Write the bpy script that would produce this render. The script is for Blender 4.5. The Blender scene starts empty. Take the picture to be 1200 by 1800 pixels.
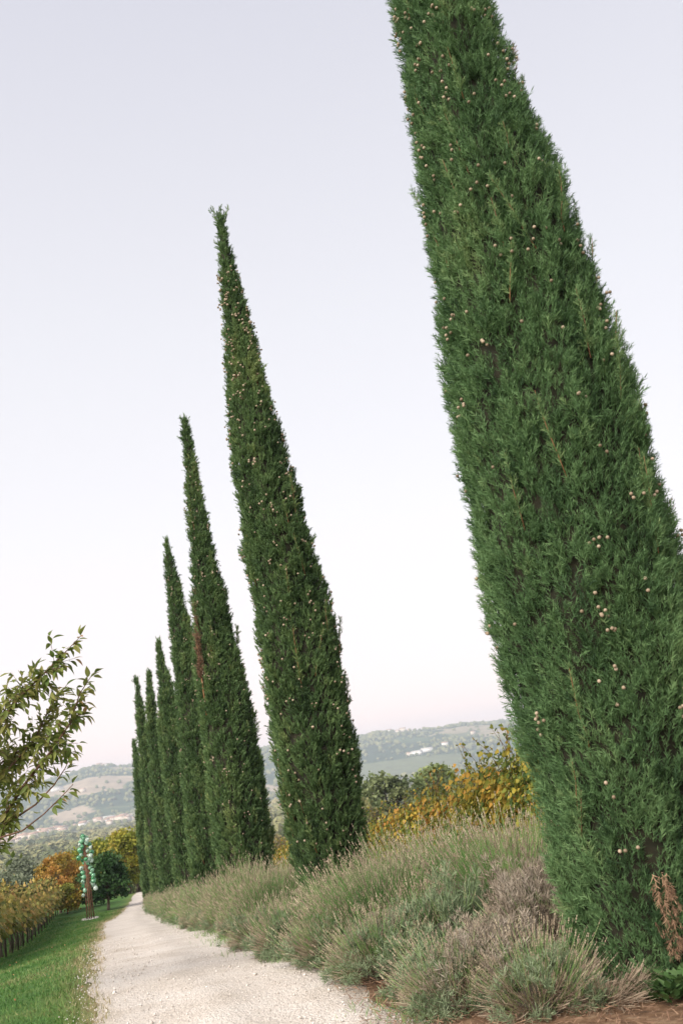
import bpy, math, random
import numpy as np
from mathutils import Matrix, Vector

random.seed(7)
rng = np.random.default_rng(7)
SC = bpy.context.scene
COL = SC.collection
PI = math.pi

# ------------------------------------------------------------------ camera, sky, sun, exposure
ROLL, PITCH, EYE = math.radians(8.5), math.radians(14.1), 1.6
cam = bpy.data.cameras.new('camera')
cam.sensor_fit = 'VERTICAL'; cam.sensor_height = 36.0; cam.lens = 35.0
cam.clip_start = 0.1; cam.clip_end = 20000
cam.dof.use_dof = True; cam.dof.focus_distance = 9.5; cam.dof.aperture_fstop = 4.0
cam_o = bpy.data.objects.new('camera', cam); COL.objects.link(cam_o); SC.camera = cam_o
Rv = Vector((1, 0, 0)); Uv = Vector((0, -math.sin(PITCH), math.cos(PITCH))); Fv = Vector((0, math.cos(PITCH), math.sin(PITCH)))
cx = Rv * math.cos(ROLL) - Uv * math.sin(ROLL); cy = Rv * math.sin(ROLL) + Uv * math.cos(ROLL)
m = Matrix((cx, cy, -Fv)).transposed().to_4x4(); m.translation = (0, 0, EYE)
cam_o.matrix_world = m

SUN_EL, SUN_AZ = math.radians(34), math.radians(-145)      # azimuth from +Y, clockwise: low behind the left shoulder
world = bpy.data.worlds.new('World'); SC.world = world; world.use_nodes = True
wn, wl = world.node_tree.nodes, world.node_tree.links
wn.clear()
wo = wn.new('ShaderNodeOutputWorld'); bg = wn.new('ShaderNodeBackground'); bg2 = wn.new('ShaderNodeBackground'); add = wn.new('ShaderNodeAddShader')
sky = wn.new('ShaderNodeTexSky'); sky.sky_type = 'NISHITA'; sky.sun_disc = False
sky.sun_elevation = SUN_EL; sky.sun_rotation = SUN_AZ
tc = wn.new('ShaderNodeTexCoord'); sp = wn.new('ShaderNodeSeparateXYZ'); rp = wn.new('ShaderNodeValToRGB')
wl.new(tc.outputs['Generated'], sp.inputs[0]); wl.new(sp.outputs['Z'], rp.inputs[0])
els = rp.color_ramp.elements
stops = [(0.0, (1.02, .71, .66)), (.035, (.92, .695, .655)), (.10, (.775, .67, .645)), (.24, (.705, .67, .67)), (.42, (.63, .615, .632)), (.67, (.515, .508, .552)), (1.0, (.46, .47, .53))]
els[0].position, els[0].color = stops[0][0], (*stops[0][1], 1)
els[1].position, els[1].color = stops[-1][0], (*stops[-1][1], 1)
for p_, c_ in stops[1:-1]:
    e = els.new(p_); e.color = (*c_, 1)
wl.new(rp.outputs[0], bg.inputs[0]); bg.inputs[1].default_value = 1.0
wl.new(sky.outputs[0], bg2.inputs[0]); bg2.inputs[1].default_value = 0.02
wl.new(bg.outputs[0], add.inputs[0]); wl.new(bg2.outputs[0], add.inputs[1]); wl.new(add.outputs[0], wo.inputs[0])

sun = bpy.data.lights.new('sun', 'SUN'); sun.energy = 4.8; sun.angle = math.radians(50); sun.color = (1, .93, .83)
sun_o = bpy.data.objects.new('sun', sun); COL.objects.link(sun_o)
sd = Vector((math.sin(SUN_AZ) * math.cos(SUN_EL), math.cos(SUN_AZ) * math.cos(SUN_EL), math.sin(SUN_EL)))
sun_o.rotation_euler = sd.to_track_quat('Z', 'Y').to_euler(); sun_o.location = sd * 60

SC.view_settings.view_transform = 'Standard'
SC.view_settings.look = 'None'; SC.view_settings.exposure = 0.45; SC.view_settings.gamma = 1.0
SC.view_settings.use_curve_mapping = False
SC.render.engine = 'CYCLES'
SC.cycles.max_bounces = 6; SC.cycles.diffuse_bounces = 4; SC.cycles.transmission_bounces = 6; SC.cycles.volume_bounces = 0
SC.cycles.transparent_max_bounces = 8

# ------------------------------------------------------------------ helpers
def hash3(ix, iy, iz, s):
    h = (ix * 374761393 + iy * 668265263 + iz * 2147483647 + s * 1274126177) & 0xffffffff
    h = ((h ^ (h >> 13)) * 1274126177) & 0xffffffff
    h = ((h ^ (h >> 15)) * 2246822519) & 0xffffffff
    return ((h ^ (h >> 16)) & 0xffff) / 65535.0

def vnoise(x, y, z, s=0):
    x, y, z = np.broadcast_arrays(np.asarray(x, float), np.asarray(y, float), np.asarray(z, float))
    ix, iy, iz = np.floor(x).astype(np.int64), np.floor(y).astype(np.int64), np.floor(z).astype(np.int64)
    fx, fy, fz = x - ix, y - iy, z - iz
    fx, fy, fz = [f * f * (3 - 2 * f) for f in (fx, fy, fz)]
    r = 0
    for a in (0, 1):
        for b in (0, 1):
            for c in (0, 1):
                w = (fx if a else 1 - fx) * (fy if b else 1 - fy) * (fz if c else 1 - fz)
                r = r + w * hash3(ix + a, iy + b, iz + c, s)
    return r

def fbm(x, y, z, s=0, o=4):
    r, a, t = 0, 1.0, 0
    for i in range(o):
        k = 2.03 ** i
        r = r + a * vnoise(x * k, y * k, z * k, s + i * 17); t += a; a *= .5
    return r / t

def pchip_table(X, Y, t):
    X, Y = np.array(X, float), np.array(Y, float)
    h = np.diff(X); d = np.diff(Y) / h
    mm = np.zeros_like(Y)
    for i in range(1, len(X) - 1):
        if d[i - 1] * d[i] > 0:
            w1, w2 = 2 * h[i] + h[i - 1], h[i] + 2 * h[i - 1]
            mm[i] = (w1 + w2) / (w1 / d[i - 1] + w2 / d[i])
    mm[0], mm[-1] = d[0], d[-1]
    k = np.clip(np.searchsorted(X, t) - 1, 0, len(h) - 1)
    u = (t - X[k]) / h[k]
    return ((2*u**3-3*u**2+1)*Y[k] + (u**3-2*u**2+u)*h[k]*mm[k] + (-2*u**3+3*u**2)*Y[k+1] + (u**3-u**2)*h[k]*mm[k+1])

class Acc:
    """collects triangles; V positions, T triangles, t a tint per vertex, m a material slot per triangle"""
    def __init__(s): s.V, s.T, s.t, s.m, s.n = [], [], [], [], 0
    def add(s, V, T, tint=0.5, mi=0):
        V = np.asarray(V, float).reshape(-1, 3); T = np.asarray(T, np.int64).reshape(-1, 3)
        s.V.append(V); s.T.append(T + s.n); s.n += len(V)
        s.t.append(np.broadcast_to(np.asarray(tint, float), (len(V),)).copy())
        s.m.append(np.full(len(T), mi, np.int32))
    def inst(s, tpl, pos, M, scale, tint, mi=0):
        """many copies of one small shape"""
        V, T = tpl; N = len(pos)
        if N == 0: return
        sc = np.asarray(scale, float)
        if sc.ndim == 1: sc = np.repeat(sc[:, None], 3, 1)
        loc = V[None] * sc[:, None, :]
        W = np.einsum('nij,nkj->nki', M, loc) + pos[:, None, :]
        TT = T[None] + (np.arange(N) * len(V))[:, None, None]
        s.add(W.reshape(-1, 3), TT.reshape(-1, 3), np.repeat(tint, len(V)), mi)
    def build(s, name, mats, parent=None, smooth=False):
        return link(name, s.mesh(name, mats, smooth), parent)
    def mesh(s, name, mats, smooth=False):
        V = np.concatenate(s.V); T = np.concatenate(s.T)
        me = bpy.data.meshes.new(name)
        me.vertices.add(len(V)); me.vertices.foreach_set('co', V.astype(np.float32).ravel())
        me.loops.add(T.size); me.loops.foreach_set('vertex_index', T.astype(np.int32).ravel())
        me.polygons.add(len(T)); me.polygons.foreach_set('loop_start', np.arange(0, T.size, 3, dtype=np.int32))
        me.polygons.foreach_set('material_index', np.concatenate(s.m))
        if smooth: me.polygons.foreach_set('use_smooth', np.ones(len(T), bool))
        a = me.attributes.new('tint', 'FLOAT', 'POINT'); a.data.foreach_set('value', np.concatenate(s.t).astype(np.float32))
        for q in (mats if isinstance(mats, (list, tuple)) else [mats]): me.materials.append(q)
        me.update(calc_edges=True); return me

def link(name, me, parent=None):
    o = bpy.data.objects.new(name, me); COL.objects.link(o)
    if parent: o.parent = parent
    return o

def tag(o, label=None, cat=None, group=None, kind=None):
    if label: o['label'] = label
    if cat: o['category'] = cat
    if group: o['group'] = group
    if kind: o['kind'] = kind
    return o

def thing(name, label, cat, loc=(0, 0, 0), rz=0, group=None):
    o = bpy.data.objects.new(name, None); COL.objects.link(o)
    o.location = loc; o.rotation_euler = (0, 0, rz); o.empty_display_size = .2
    return tag(o, label, cat, group)

def copy_tree(src, loc, rz=0, sc=1.0, label=None, group=None):
    c = src.copy(); COL.objects.link(c); c.location = loc; c.rotation_euler = (0, 0, rz)
    c.scale = (sc, sc, sc) if not isinstance(sc, tuple) else sc
    if label: c['label'] = label
    if group: c['group'] = group
    for ch in KIDS.get(src.name, list(src.children)):
        d = ch.copy(); COL.objects.link(d); d.parent = c
        for g in ch.children:
            e2 = g.copy(); COL.objects.link(e2); e2.parent = d
    return c
KIDS = {}

def norm(v): return v / np.maximum(np.linalg.norm(v, axis=-1, keepdims=True), 1e-9)

def frames(z, roll=None):
    """rotation matrices whose third column is z"""
    z = norm(z); N = len(z)
    a = norm(rng.normal(size=(N, 3))) if roll is None else roll
    x = norm(np.cross(a, z)); y = np.cross(z, x)
    return np.stack([x, y, z], axis=2)

def tube(pts, rad, n=5, tint=.5):
    pts = np.asarray(pts, float); rad = np.broadcast_to(np.asarray(rad, float), (len(pts),))
    d = norm(np.gradient(pts, axis=0))
    ref = np.array([0.31, 0.95, 0.05]) if abs(d[:, 2]).mean() > .5 else np.array([0.05, .1, 1.])
    x = norm(np.cross(ref[None], d)); y = np.cross(d, x)
    a = np.arange(n) * 2 * PI / n
    V = pts[:, None] + rad[:, None, None] * (np.cos(a)[None, :, None] * x[:, None] + np.sin(a)[None, :, None] * y[:, None])
    T = []
    for i in range(len(pts) - 1):
        for j in range(n):
            p, q = i * n + j, i * n + (j + 1) % n
            T += [(p, q, q + n), (p, q + n, p + n)]
    for j in range(1, n - 1):
        T.append((0, j + 1, j)); b = (len(pts) - 1) * n; T.append((b, b + j, b + j + 1))
    return V.reshape(-1, 3), np.array(T)

def ico(sub=1, jit=0.0, seed=0):
    t = (1 + 5 ** .5) / 2
    V = [(-1,t,0),(1,t,0),(-1,-t,0),(1,-t,0),(0,-1,t),(0,1,t),(0,-1,-t),(0,1,-t),(t,0,-1),(t,0,1),(-t,0,-1),(-t,0,1)]
    T = [(0,11,5),(0,5,1),(0,1,7),(0,7,10),(0,10,11),(1,5,9),(5,11,4),(11,10,2),(10,7,6),(7,1,8),(3,9,4),(3,4,2),(3,2,6),(3,6,8),(3,8,9),(4,9,5),(2,4,11),(6,2,10),(8,6,7),(9,8,1)]
    V = [list(norm(np.array(v, float))) for v in V]
    for _ in range(sub - 1):
        N, cache = [], {}
        def mid(a, b):
            k = (min(a, b), max(a, b))
            if k not in cache:
                V.append(list(norm((np.array(V[a]) + np.array(V[b])) / 2))); cache[k] = len(V) - 1
            return cache[k]
        for a, b, c in T:
            ab, bc, ca = mid(a, b), mid(b, c), mid(c, a)
            N += [(a, ab, ca), (b, bc, ab), (c, ca, bc), (ab, bc, ca)]
        T = N
    V = np.array(V)
    if jit: V = V * (1 + jit * np.random.default_rng(seed).uniform(-1, 1, (len(V), 1)))
    return V, np.array(T)

def box(x0, x1, y0, y1, z0, z1):
    V = [(x, y, z) for z in (z0, z1) for y in (y0, y1) for x in (x0, x1)]
    T = [(0,2,3),(0,3,1),(4,5,7),(4,7,6),(0,1,5),(0,5,4),(2,6,7),(2,7,3),(0,4,6),(0,6,2),(1,3,7),(1,7,5)]
    return np.array(V, float), np.array(T)

# ------------------------------------------------------------------ materials
def new_mat(name):
    mt = bpy.data.materials.new(name); mt.use_nodes = True
    n, l = mt.node_tree.nodes, mt.node_tree.links
    b = n['Principled BSDF']
    return mt, n, l, b

def ramp_node(n, cols):
    r = n.new('ShaderNodeValToRGB'); e = r.color_ramp.elements
    k = len(cols)
    e[0].color = (*cols[0], 1); e[1].color = (*cols[-1], 1)
    for i in range(1, k - 1):
        q = e.new(i / (k - 1)); q.color = (*cols[i], 1)
    return r

def leaf_mat(name, cols, rough=.6, transl=0.0, objvar=0.0, spec=.25):
    """colour from the tint each leaf carries, varied a little from thing to thing"""
    mt, n, l, b = new_mat(name)
    at = n.new('ShaderNodeAttribute'); at.attribute_name = 'tint'
    r = ramp_node(n, cols); l.new(at.outputs['Fac'], r.inputs[0])
    out = r.outputs[0]
    if objvar:
        oi = n.new('ShaderNodeObjectInfo'); hs = n.new('ShaderNodeHueSaturation')
        mr = n.new('ShaderNodeMapRange'); mr.inputs['To Min'].default_value = .5 - objvar * .12; mr.inputs['To Max'].default_value = .5 + objvar * .06
        mv = n.new('ShaderNodeMapRange'); mv.inputs['To Min'].default_value = 1 - objvar * .5; mv.inputs['To Max'].default_value = 1 + objvar * .5
        ma = n.new('ShaderNodeMath'); ma.operation = 'FRACT'; mm_ = n.new('ShaderNodeMath'); mm_.operation = 'MULTIPLY'; mm_.inputs[1].default_value = 7.31
        l.new(oi.outputs['Random'], mr.inputs[0]); l.new(oi.outputs['Random'], mm_.inputs[0]); l.new(mm_.outputs[0], ma.inputs[0]); l.new(ma.outputs[0], mv.inputs[0])
        l.new(mr.outputs[0], hs.inputs['Hue']); l.new(mv.outputs[0], hs.inputs['Value']); l.new(out, hs.inputs['Color']); out = hs.outputs[0]
    l.new(out, b.inputs['Base Color']); b.inputs['Roughness'].default_value = rough; b.inputs['Specular IOR Level'].default_value = spec
    if transl:
        tr = n.new('ShaderNodeBsdfTranslucent'); mx = n.new('ShaderNodeMixShader'); mx.inputs[0].default_value = transl
        l.new(out, tr.inputs[0]); l.new(b.outputs[0], mx.inputs[1]); l.new(tr.outputs[0], mx.inputs[2]); l.new(mx.outputs[0], n['Material Output'].inputs[0])
    return mt

def noisy_mat(name, cols, scale=8, rough=.8, bump=.3, detail=6, spec=.3, dist=.02, stretch=(1, 1, 1)):
    mt, n, l, b = new_mat(name)
    t = n.new('ShaderNodeTexCoord'); mp = n.new('ShaderNodeMapping'); mp.inputs['Scale'].default_value = stretch
    l.new(t.outputs['Object'], mp.inputs[0])
    nz = n.new('ShaderNodeTexNoise'); nz.inputs['Scale'].default_value = scale; nz.inputs['Detail'].default_value = detail
    l.new(mp.outputs[0], nz.inputs['Vector'])
    mr = n.new('ShaderNodeMapRange'); mr.inputs['From Min'].default_value = .3; mr.inputs['From Max'].default_value = .7
    r = ramp_node(n, cols); l.new(nz.outputs[0], mr.inputs[0]); l.new(mr.outputs[0], r.inputs[0]); l.new(r.outputs[0], b.inputs['Base Color'])
    b.inputs['Roughness'].default_value = rough; b.inputs['Specular IOR Level'].default_value = spec
    bp = n.new('ShaderNodeBump'); bp.inputs['Strength'].default_value = bump; bp.inputs['Distance'].default_value = dist
    l.new(nz.outputs[0], bp.inputs['Height']); l.new(bp.outputs[0], b.inputs['Normal'])
    return mt

M = {}
M['cypress'] = leaf_mat('cypress_green', [(.040, .082, .036), (.095, .178, .070), (.15, .25, .102), (.245, .33, .14)], .65, .3)
M['cypress_far'] = leaf_mat('cypress_green_b', [(.040, .074, .032), (.092, .158, .059), (.14, .215, .080), (.225, .285, .105)], .65, .3)
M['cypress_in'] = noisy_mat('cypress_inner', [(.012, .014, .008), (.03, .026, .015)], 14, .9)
M['cyp_twig'] = leaf_mat('cypress_twig', [(.16, .075, .045), (.32, .16, .07)], .6)
M['cyp_dead'] = leaf_mat('cypress_dead', [(.13, .07, .045), (.30, .19, .12)], .8)
M['cone'] = leaf_mat('cypress_cone', [(.15, .11, .07), (.28, .215, .15), (.40, .31, .23)], .6)
M['bark'] = noisy_mat('bark', [(.07, .045, .035), (.20, .15, .12)], 16, .9, .8, stretch=(1, 1, .2))
M['vine_bark'] = noisy_mat('vine_bark', [(.05, .038, .03), (.15, .12, .095)], 26, .9, .8, stretch=(1, 1, .2))
M['stem'] = leaf_mat('lavender_stem', [(.075, .155, .04), (.145, .255, .075), (.28, .34, .14)], .7, .1)
M['spike'] = leaf_mat('lavender_spike', [(.22, .165, .13), (.33, .265, .19), (.44, .38, .27)], .8)
M['lavleaf'] = leaf_mat('lavender_leaf', [(.085, .12, .06), (.155, .205, .11), (.25, .30, .185)], .8, .08)
M['dryleaf'] = leaf_mat('dry_lavender_leaf', [(.13, .10, .07), (.235, .19, .145), (.36, .31, .255)], .85)
M['woody'] = leaf_mat('woody_stem', [(.16, .11, .08), (.33, .255, .185), (.47, .38, .28)], .8)
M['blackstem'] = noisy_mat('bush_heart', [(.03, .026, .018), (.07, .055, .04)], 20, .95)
M['vine'] = leaf_mat('vine_leaf', [(.05, .085, .018), (.15, .18, .03), (.29, .25, .038), (.44, .31, .045), (.48, .26, .05)], .6, .30, .25)
M['vine_l'] = leaf_mat('vine_leaf_b', [(.09, .11, .03), (.18, .18, .045), (.32, .255, .07), (.46, .33, .11), (.42, .23, .08)], .6, .25, .25)
M['cherry'] = leaf_mat('cherry_leaf', [(.09, .15, .035), (.175, .225, .058), (.28, .28, .085), (.44, .23, .13)], .5, .42, .2)
M['twig'] = noisy_mat('twig_bark', [(.07, .04, .03), (.17, .09, .06)], 40, .8)
M['shingle'] = noisy_mat('stone', [(.3, .28, .25), (.5, .47, .43)], 9, .9)

def sheet_mats():
    # gravel
    mt, n, l, b = new_mat('pale_gravel')
    t = n.new('ShaderNodeTexCoord')
    v = n.new('ShaderNodeTexVoronoi'); v.inputs['Scale'].default_value = 70; l.new(t.outputs['Object'], v.inputs['Vector'])
    v2 = n.new('ShaderNodeTexVoronoi'); v2.inputs['Scale'].default_value = 26; l.new(t.outputs['Object'], v2.inputs['Vector'])
    n1 = n.new('ShaderNodeTexNoise'); n1.inputs['Scale'].default_value = 1.3; n1.inputs['Detail'].default_value = 9; n1.inputs['Roughness'].default_value = .65
    l.new(t.outputs['Object'], n1.inputs['Vector'])
    mr = n.new('ShaderNodeMapRange'); mr.inputs['From Min'].default_value = .33; mr.inputs['From Max'].default_value = .68
    l.new(n1.outputs[0], mr.inputs[0])
    r1 = ramp_node(n, [(.48, .42, .36), (.59, .53, .475), (.63, .58, .53)]); l.new(mr.outputs[0], r1.inputs[0])
    sep = n.new('ShaderNodeSeparateColor'); l.new(v.outputs['Color'], sep.inputs[0])
    r2 = ramp_node(n, [(.80, .78, .76), (.97, .97, .97), (1.06, 1.06, 1.06)]); l.new(sep.outputs[0], r2.inputs[0])
    mx = n.new('ShaderNodeMix'); mx.data_type = 'RGBA'; mx.blend_type = 'MULTIPLY'; mx.inputs[0].default_value = 1
    l.new(r1.outputs[0], mx.inputs[6]); l.new(r2.outputs[0], mx.inputs[7]); l.new(mx.outputs[2], b.inputs['Base Color'])
    wa = n.new('ShaderNodeAttribute'); wa.attribute_name = 'tint'; wr = n.new('ShaderNodeValToRGB'); we = wr.color_ramp.elements   # packed wheel tracks, rougher crown and verges
    we[0].color = (.80, .77, .70, 1); we[1].color = (.80, .77, .70, 1)
    for p_, c_ in ((.07, .94), (.28, 1.05), (.38, 1.04), (.5, .93), (.62, 1.04), (.75, 1.05), (.9, .94)):
        e_ = we.new(p_); e_.color = (c_, c_ * .995, c_ * .985, 1)
    l.new(wa.outputs['Fac'], wr.inputs[0]); m2 = n.new('ShaderNodeMix'); m2.data_type = 'RGBA'; m2.blend_type = 'MULTIPLY'; m2.inputs[0].default_value = 1
    l.new(mx.outputs[2], m2.inputs[6]); l.new(wr.outputs[0], m2.inputs[7]); l.new(m2.outputs[2], b.inputs['Base Color'])
    ad = n.new('ShaderNodeMath'); ad.operation = 'ADD'; l.new(v.outputs['Distance'], ad.inputs[0]); l.new(v2.outputs['Distance'], ad.inputs[1])
    bp = n.new('ShaderNodeBump'); bp.inputs['Strength'].default_value = .7; bp.inputs['Distance'].default_value = .012; bp.invert = True
    l.new(ad.outputs[0], bp.inputs['Height']); l.new(bp.outputs[0], b.inputs['Normal'])
    b.inputs['Roughness'].default_value = .9; b.inputs['Specular IOR Level'].default_value = .2
    M['gravel'] = mt
    # lawn: green, drier where the tint (distance to the road) says so
    mt, n, l, b = new_mat('mown_lawn')
    t = n.new('ShaderNodeTexCoord'); at = n.new('ShaderNodeAttribute'); at.attribute_name = 'tint'
    n1 = n.new('ShaderNodeTexNoise'); n1.inputs['Scale'].default_value = 1.1; n1.inputs['Detail'].default_value = 8; l.new(t.outputs['Object'], n1.inputs['Vector'])
    n2 = n.new('ShaderNodeTexNoise'); n2.inputs['Scale'].default_value = 6; n2.inputs['Detail'].default_value = 12; n2.inputs['Roughness'].default_value = .75; l.new(t.outputs['Object'], n2.inputs['Vector'])
    sm = n.new('ShaderNodeMath'); sm.operation = 'MULTIPLY_ADD'; sm.inputs[1].default_value = 1.0
    l.new(n1.outputs[0], sm.inputs[0]); l.new(at.outputs['Fac'], sm.inputs[2])
    r1 = ramp_node(n, [(.055, .125, .030), (.075, .145, .036), (.14, .175, .055), (.27, .23, .12), (.36, .30, .19)])
    mr = n.new('ShaderNodeMapRange'); mr.inputs['From Min'].default_value = .42; mr.inputs['From Max'].default_value = 1.35; l.new(sm.outputs[0], mr.inputs[0]); l.new(mr.outputs[0], r1.inputs[0])
    r2 = ramp_node(n, [(.35, .35, .35), (1.6, 1.6, 1.6)]); l.new(n2.outputs[0], r2.inputs[0])
    mx = n.new('ShaderNodeMix'); mx.data_type = 'RGBA'; mx.blend_type = 'MULTIPLY'; mx.inputs[0].default_value = 1
    l.new(r1.outputs[0], mx.inputs[6]); l.new(r2.outputs[0], mx.inputs[7]); l.new(mx.outputs[2], b.inputs['Base Color'])
    bp = n.new('ShaderNodeBump'); bp.inputs['Strength'].default_value = .8; bp.inputs['Distance'].default_value = .03; l.new(n2.outputs[0], bp.inputs['Height']); l.new(bp.outputs[0], b.inputs['Normal'])
    b.inputs['Roughness'].default_value = .9; b.inputs['Specular IOR Level'].default_value = .1
    M['lawn'] = mt
    # hills: field colours carried by the mesh
    mt, n, l, b = new_mat('hill_land')
    at = n.new('ShaderNodeAttribute'); at.attribute_name = 'tint'; t = n.new('ShaderNodeTexCoord')
    r1 = ramp_node(n, [(.030, .052, .026), (.045, .070, .034), (.075, .11, .05), (.16, .155, .085), (.36, .28, .20)]); l.new(at.outputs['Fac'], r1.inputs[0])
    n2 = n.new('ShaderNodeTexNoise'); n2.inputs['Scale'].default_value = .03; n2.inputs['Detail'].default_value = 6; l.new(t.outputs['Object'], n2.inputs['Vector'])
    r2 = ramp_node(n, [(.45, .45, .45), (1.5, 1.5, 1.5)]); l.new(n2.outputs[0], r2.inputs[0])
    mx = n.new('ShaderNodeMix'); mx.data_type = 'RGBA'; mx.blend_type = 'MULTIPLY'; mx.inputs[0].default_value = 1
    l.new(r1.outputs[0], mx.inputs[6]); l.new(r2.outputs[0], mx.inputs[7]); l.new(mx.outputs[2], b.inputs['Base Color'])
    b.inputs['Roughness'].default_value = .95; b.inputs['Specular IOR Level'].default_value = .05
    M['hill'] = mt
sheet_mats()
M['ground'] = noisy_mat('rough_grass_ground', [(.06, .085, .03), (.12, .12, .05), (.20, .16, .09)], .35, .95, .3)
M['bed'] = noisy_mat('litter_soil', [(.065, .038, .022), (.16, .09, .05), (.27, .18, .11)], 11, .95, 1.0, detail=10)

# ------------------------------------------------------------------ the lie of the land
PX = [-300, -60, 0, 8, 14, 23, 37, 52, 64, 76, 88, 100, 150, 250, 400, 700, 1200, 2000, 3000, 9000]
PZ = [14, 2.2, 0.0, -.02, -.42, -1.3, -2.6, -3.9, -4.62, -5.2, -6.6, -9, -14, -20, -27, -38, -48, -55, -56, -60]
_t = np.concatenate([np.linspace(-300, 0, 200), np.linspace(.05, 120, 2400), np.geomspace(120.5, 9000, 900)])
_z = pchip_table(PX, PZ, _t)
RA = [-.8, -.45, -.40, -.355, -.33, -.285, -.262, -.24, -.17, -.10, -.02, 0, .05, .09, .14, .3, .8]
RS = [.016, .016, .017, .0205, .0225, .0300, .0295, .0262, .0250, .0235, .0228, .0240, .0215, .0205, .0160, .010, .010]
def row_x(y): return 1.62 - .29 * (np.asarray(y, float) - 6.9)
def road_l(y):
    y = np.asarray(y, float); return -2.53 - .277 * (y - 8.4) + .065 * np.clip(y - 38, 0, 60)
_ry = [-40, 0, 5, 6.8, 7.56, 8.46, 9.5, 11.54, 19.2, 31.8, 47, 57, 70, 95]
_rx = [13, 2.0, .6, .02, -.35, -.73, -1.1, -1.81, -3.77, -6.98, -11.15, -13.6, -16.2, -21.2]
def road_r(y): return np.interp(y, _ry, _rx)
def sstep(a, b, v):
    t = np.clip((v - a) / (b - a), 0, 1); return t * t * (3 - 2 * t)

def ground_z(x, y):
    x, y = np.asarray(x, float), np.asarray(y, float)
    side = np.maximum(0, np.abs(x + .25 * np.maximum(y, 0)) - 30) * .55
    d = np.where(y > 0, np.hypot(np.maximum(y, 0), side), y)
    z = np.interp(d, _t, _z)
    z = z - .15 * np.clip(road_l(y) - x - .3, 0, 4) * sstep(6, 16, y) * (1 - sstep(34, 56, y))
    r = np.hypot(x, y); az = x / np.maximum(y, 1.)
    far = sstep(250, 900, r)
    z = z + far * (fbm(x / 420., y / 420., 0, 3, 4) - .5) * 16 * (1 - sstep(1700, 2500, r) * .8)
    # hills on the far side of the valley
    H = np.interp(az, RA, RS) * 4300 + 60
    up = sstep(2900, 4300, r) ** .8 * (1 - .5 * sstep(4350, 5600, r))
    mask = sstep(2850, 3500, r) * (y > 0)
    fold = (fbm(x / 520., y / 900., 0, 11, 4) - .5) * 62 * (1 - .75 * sstep(4000, 4300, r)) + (fbm(x / 90., y / 90., 0, 21, 3) - .5) * 9
    return np.where(y > 0, z + (H * up + fold) * mask, z)

def gz(x, y): return float(ground_z(x, y))

def grid_mesh(X, Y, Z, tint=None):
    ny, nx = X.shape
    V = np.stack([X, Y, Z], -1).reshape(-1, 3)
    i = np.arange(ny - 1)[:, None] * nx + np.arange(nx - 1)[None]
    T = np.stack([np.stack([i, i + 1, i + nx + 1], -1), np.stack([i, i + nx + 1, i + nx], -1)], 2).reshape(-1, 3)
    a = Acc(); a.add(V, T, .5 if tint is None else tint.ravel()); return a

def sinh_axis(n, c, near, far):
    u = np.linspace(-1, 1, n); k = 8.2
    return c + far * np.sinh(k * u) / np.sinh(k)
HX0, HX1, HY0, HY1 = -2500, 2300, 2450, 5300
gx, gy = sinh_axis(300, -6, .3, 7500), sinh_axis(340, 18, .3, 7500)
X, Y = np.meshgrid(gx, gy)
Z = ground_z(X, Y)
inside = (X > HX0 + 60) & (X < HX1 - 60) & (Y > HY0 + 60) & (Y < HY1 - 60)
Z = Z - np.where(inside, 40, 0)
tag(grid_mesh(X, Y, Z).build('ground', M['ground'], None, True), kind='structure')

# hills, field by field
hx, hy = np.arange(HX0, HX1 + 1, 17.), np.arange(HY0, HY1 + 1, 17.)
X, Y = np.meshgrid(hx, hy); Z = ground_z(X, Y)
hr = np.random.default_rng(5)
SITES = np.stack([hr.uniform(HX0, HX1, 520), hr.uniform(HY0, HY1, 520)], 1)
STYPE = hr.choice([0.0, .12, .3, .45, .62, .8, 1.0], 520, p=[.48, .26, .1, .08, .05, .02, .01])
def land_type(x, y):
    wx = x + 90 * (fbm(x / 140., y / 140., 0, 31, 3) - .5); wy = y + 90 * (fbm(x / 140., y / 140., 0, 37, 3) - .5)
    shp = x.shape; P = np.stack([wx.ravel(), wy.ravel() * .8], 1); out = np.empty(len(P))
    S = SITES * [1, .8]
    for k in range(0, len(P), 4000):
        q = P[k:k + 4000]; d2 = ((q[:, None] - S[None]) ** 2).sum(-1)
        out[k:k + 4000] = STYPE[d2.argmin(1)]
    out = out.reshape(shp); az = x / y; r = np.hypot(x, y)
    w = (fbm(x / 120., y / 120., 0, 41, 3) - .5)
    f1 = (az > -.262 + w * .03) & (az < -.225) & (r > 4105 + w * 160) & (r < 4200 + w * 160)
    f2 = (az > .06 + w * .04) & (az < .115) & (r > 3880 + w * 300) & (r < 4120 + w * 200)
    f3 = (az > -.268) & (az < -.240) & (r > 3285 + w * 160) & (r < 3325 + w * 160)
    f4 = (az > .10) & (az < .17) & (r > 3600 + w * 300) & (r < 3900 + w * 300)
    f5 = (az > .012) & (az < .05) & (r > 4080 + w * 300) & (r < 4200 + w * 300)
    return np.where(f1 | f2 | f4, .9, np.where(f3 | f5, .7, out))
HT = land_type(X, Y)
tag(grid_mesh(X, Y, Z, HT).build('hills', M['hill'], None, True), kind='structure')

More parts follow.
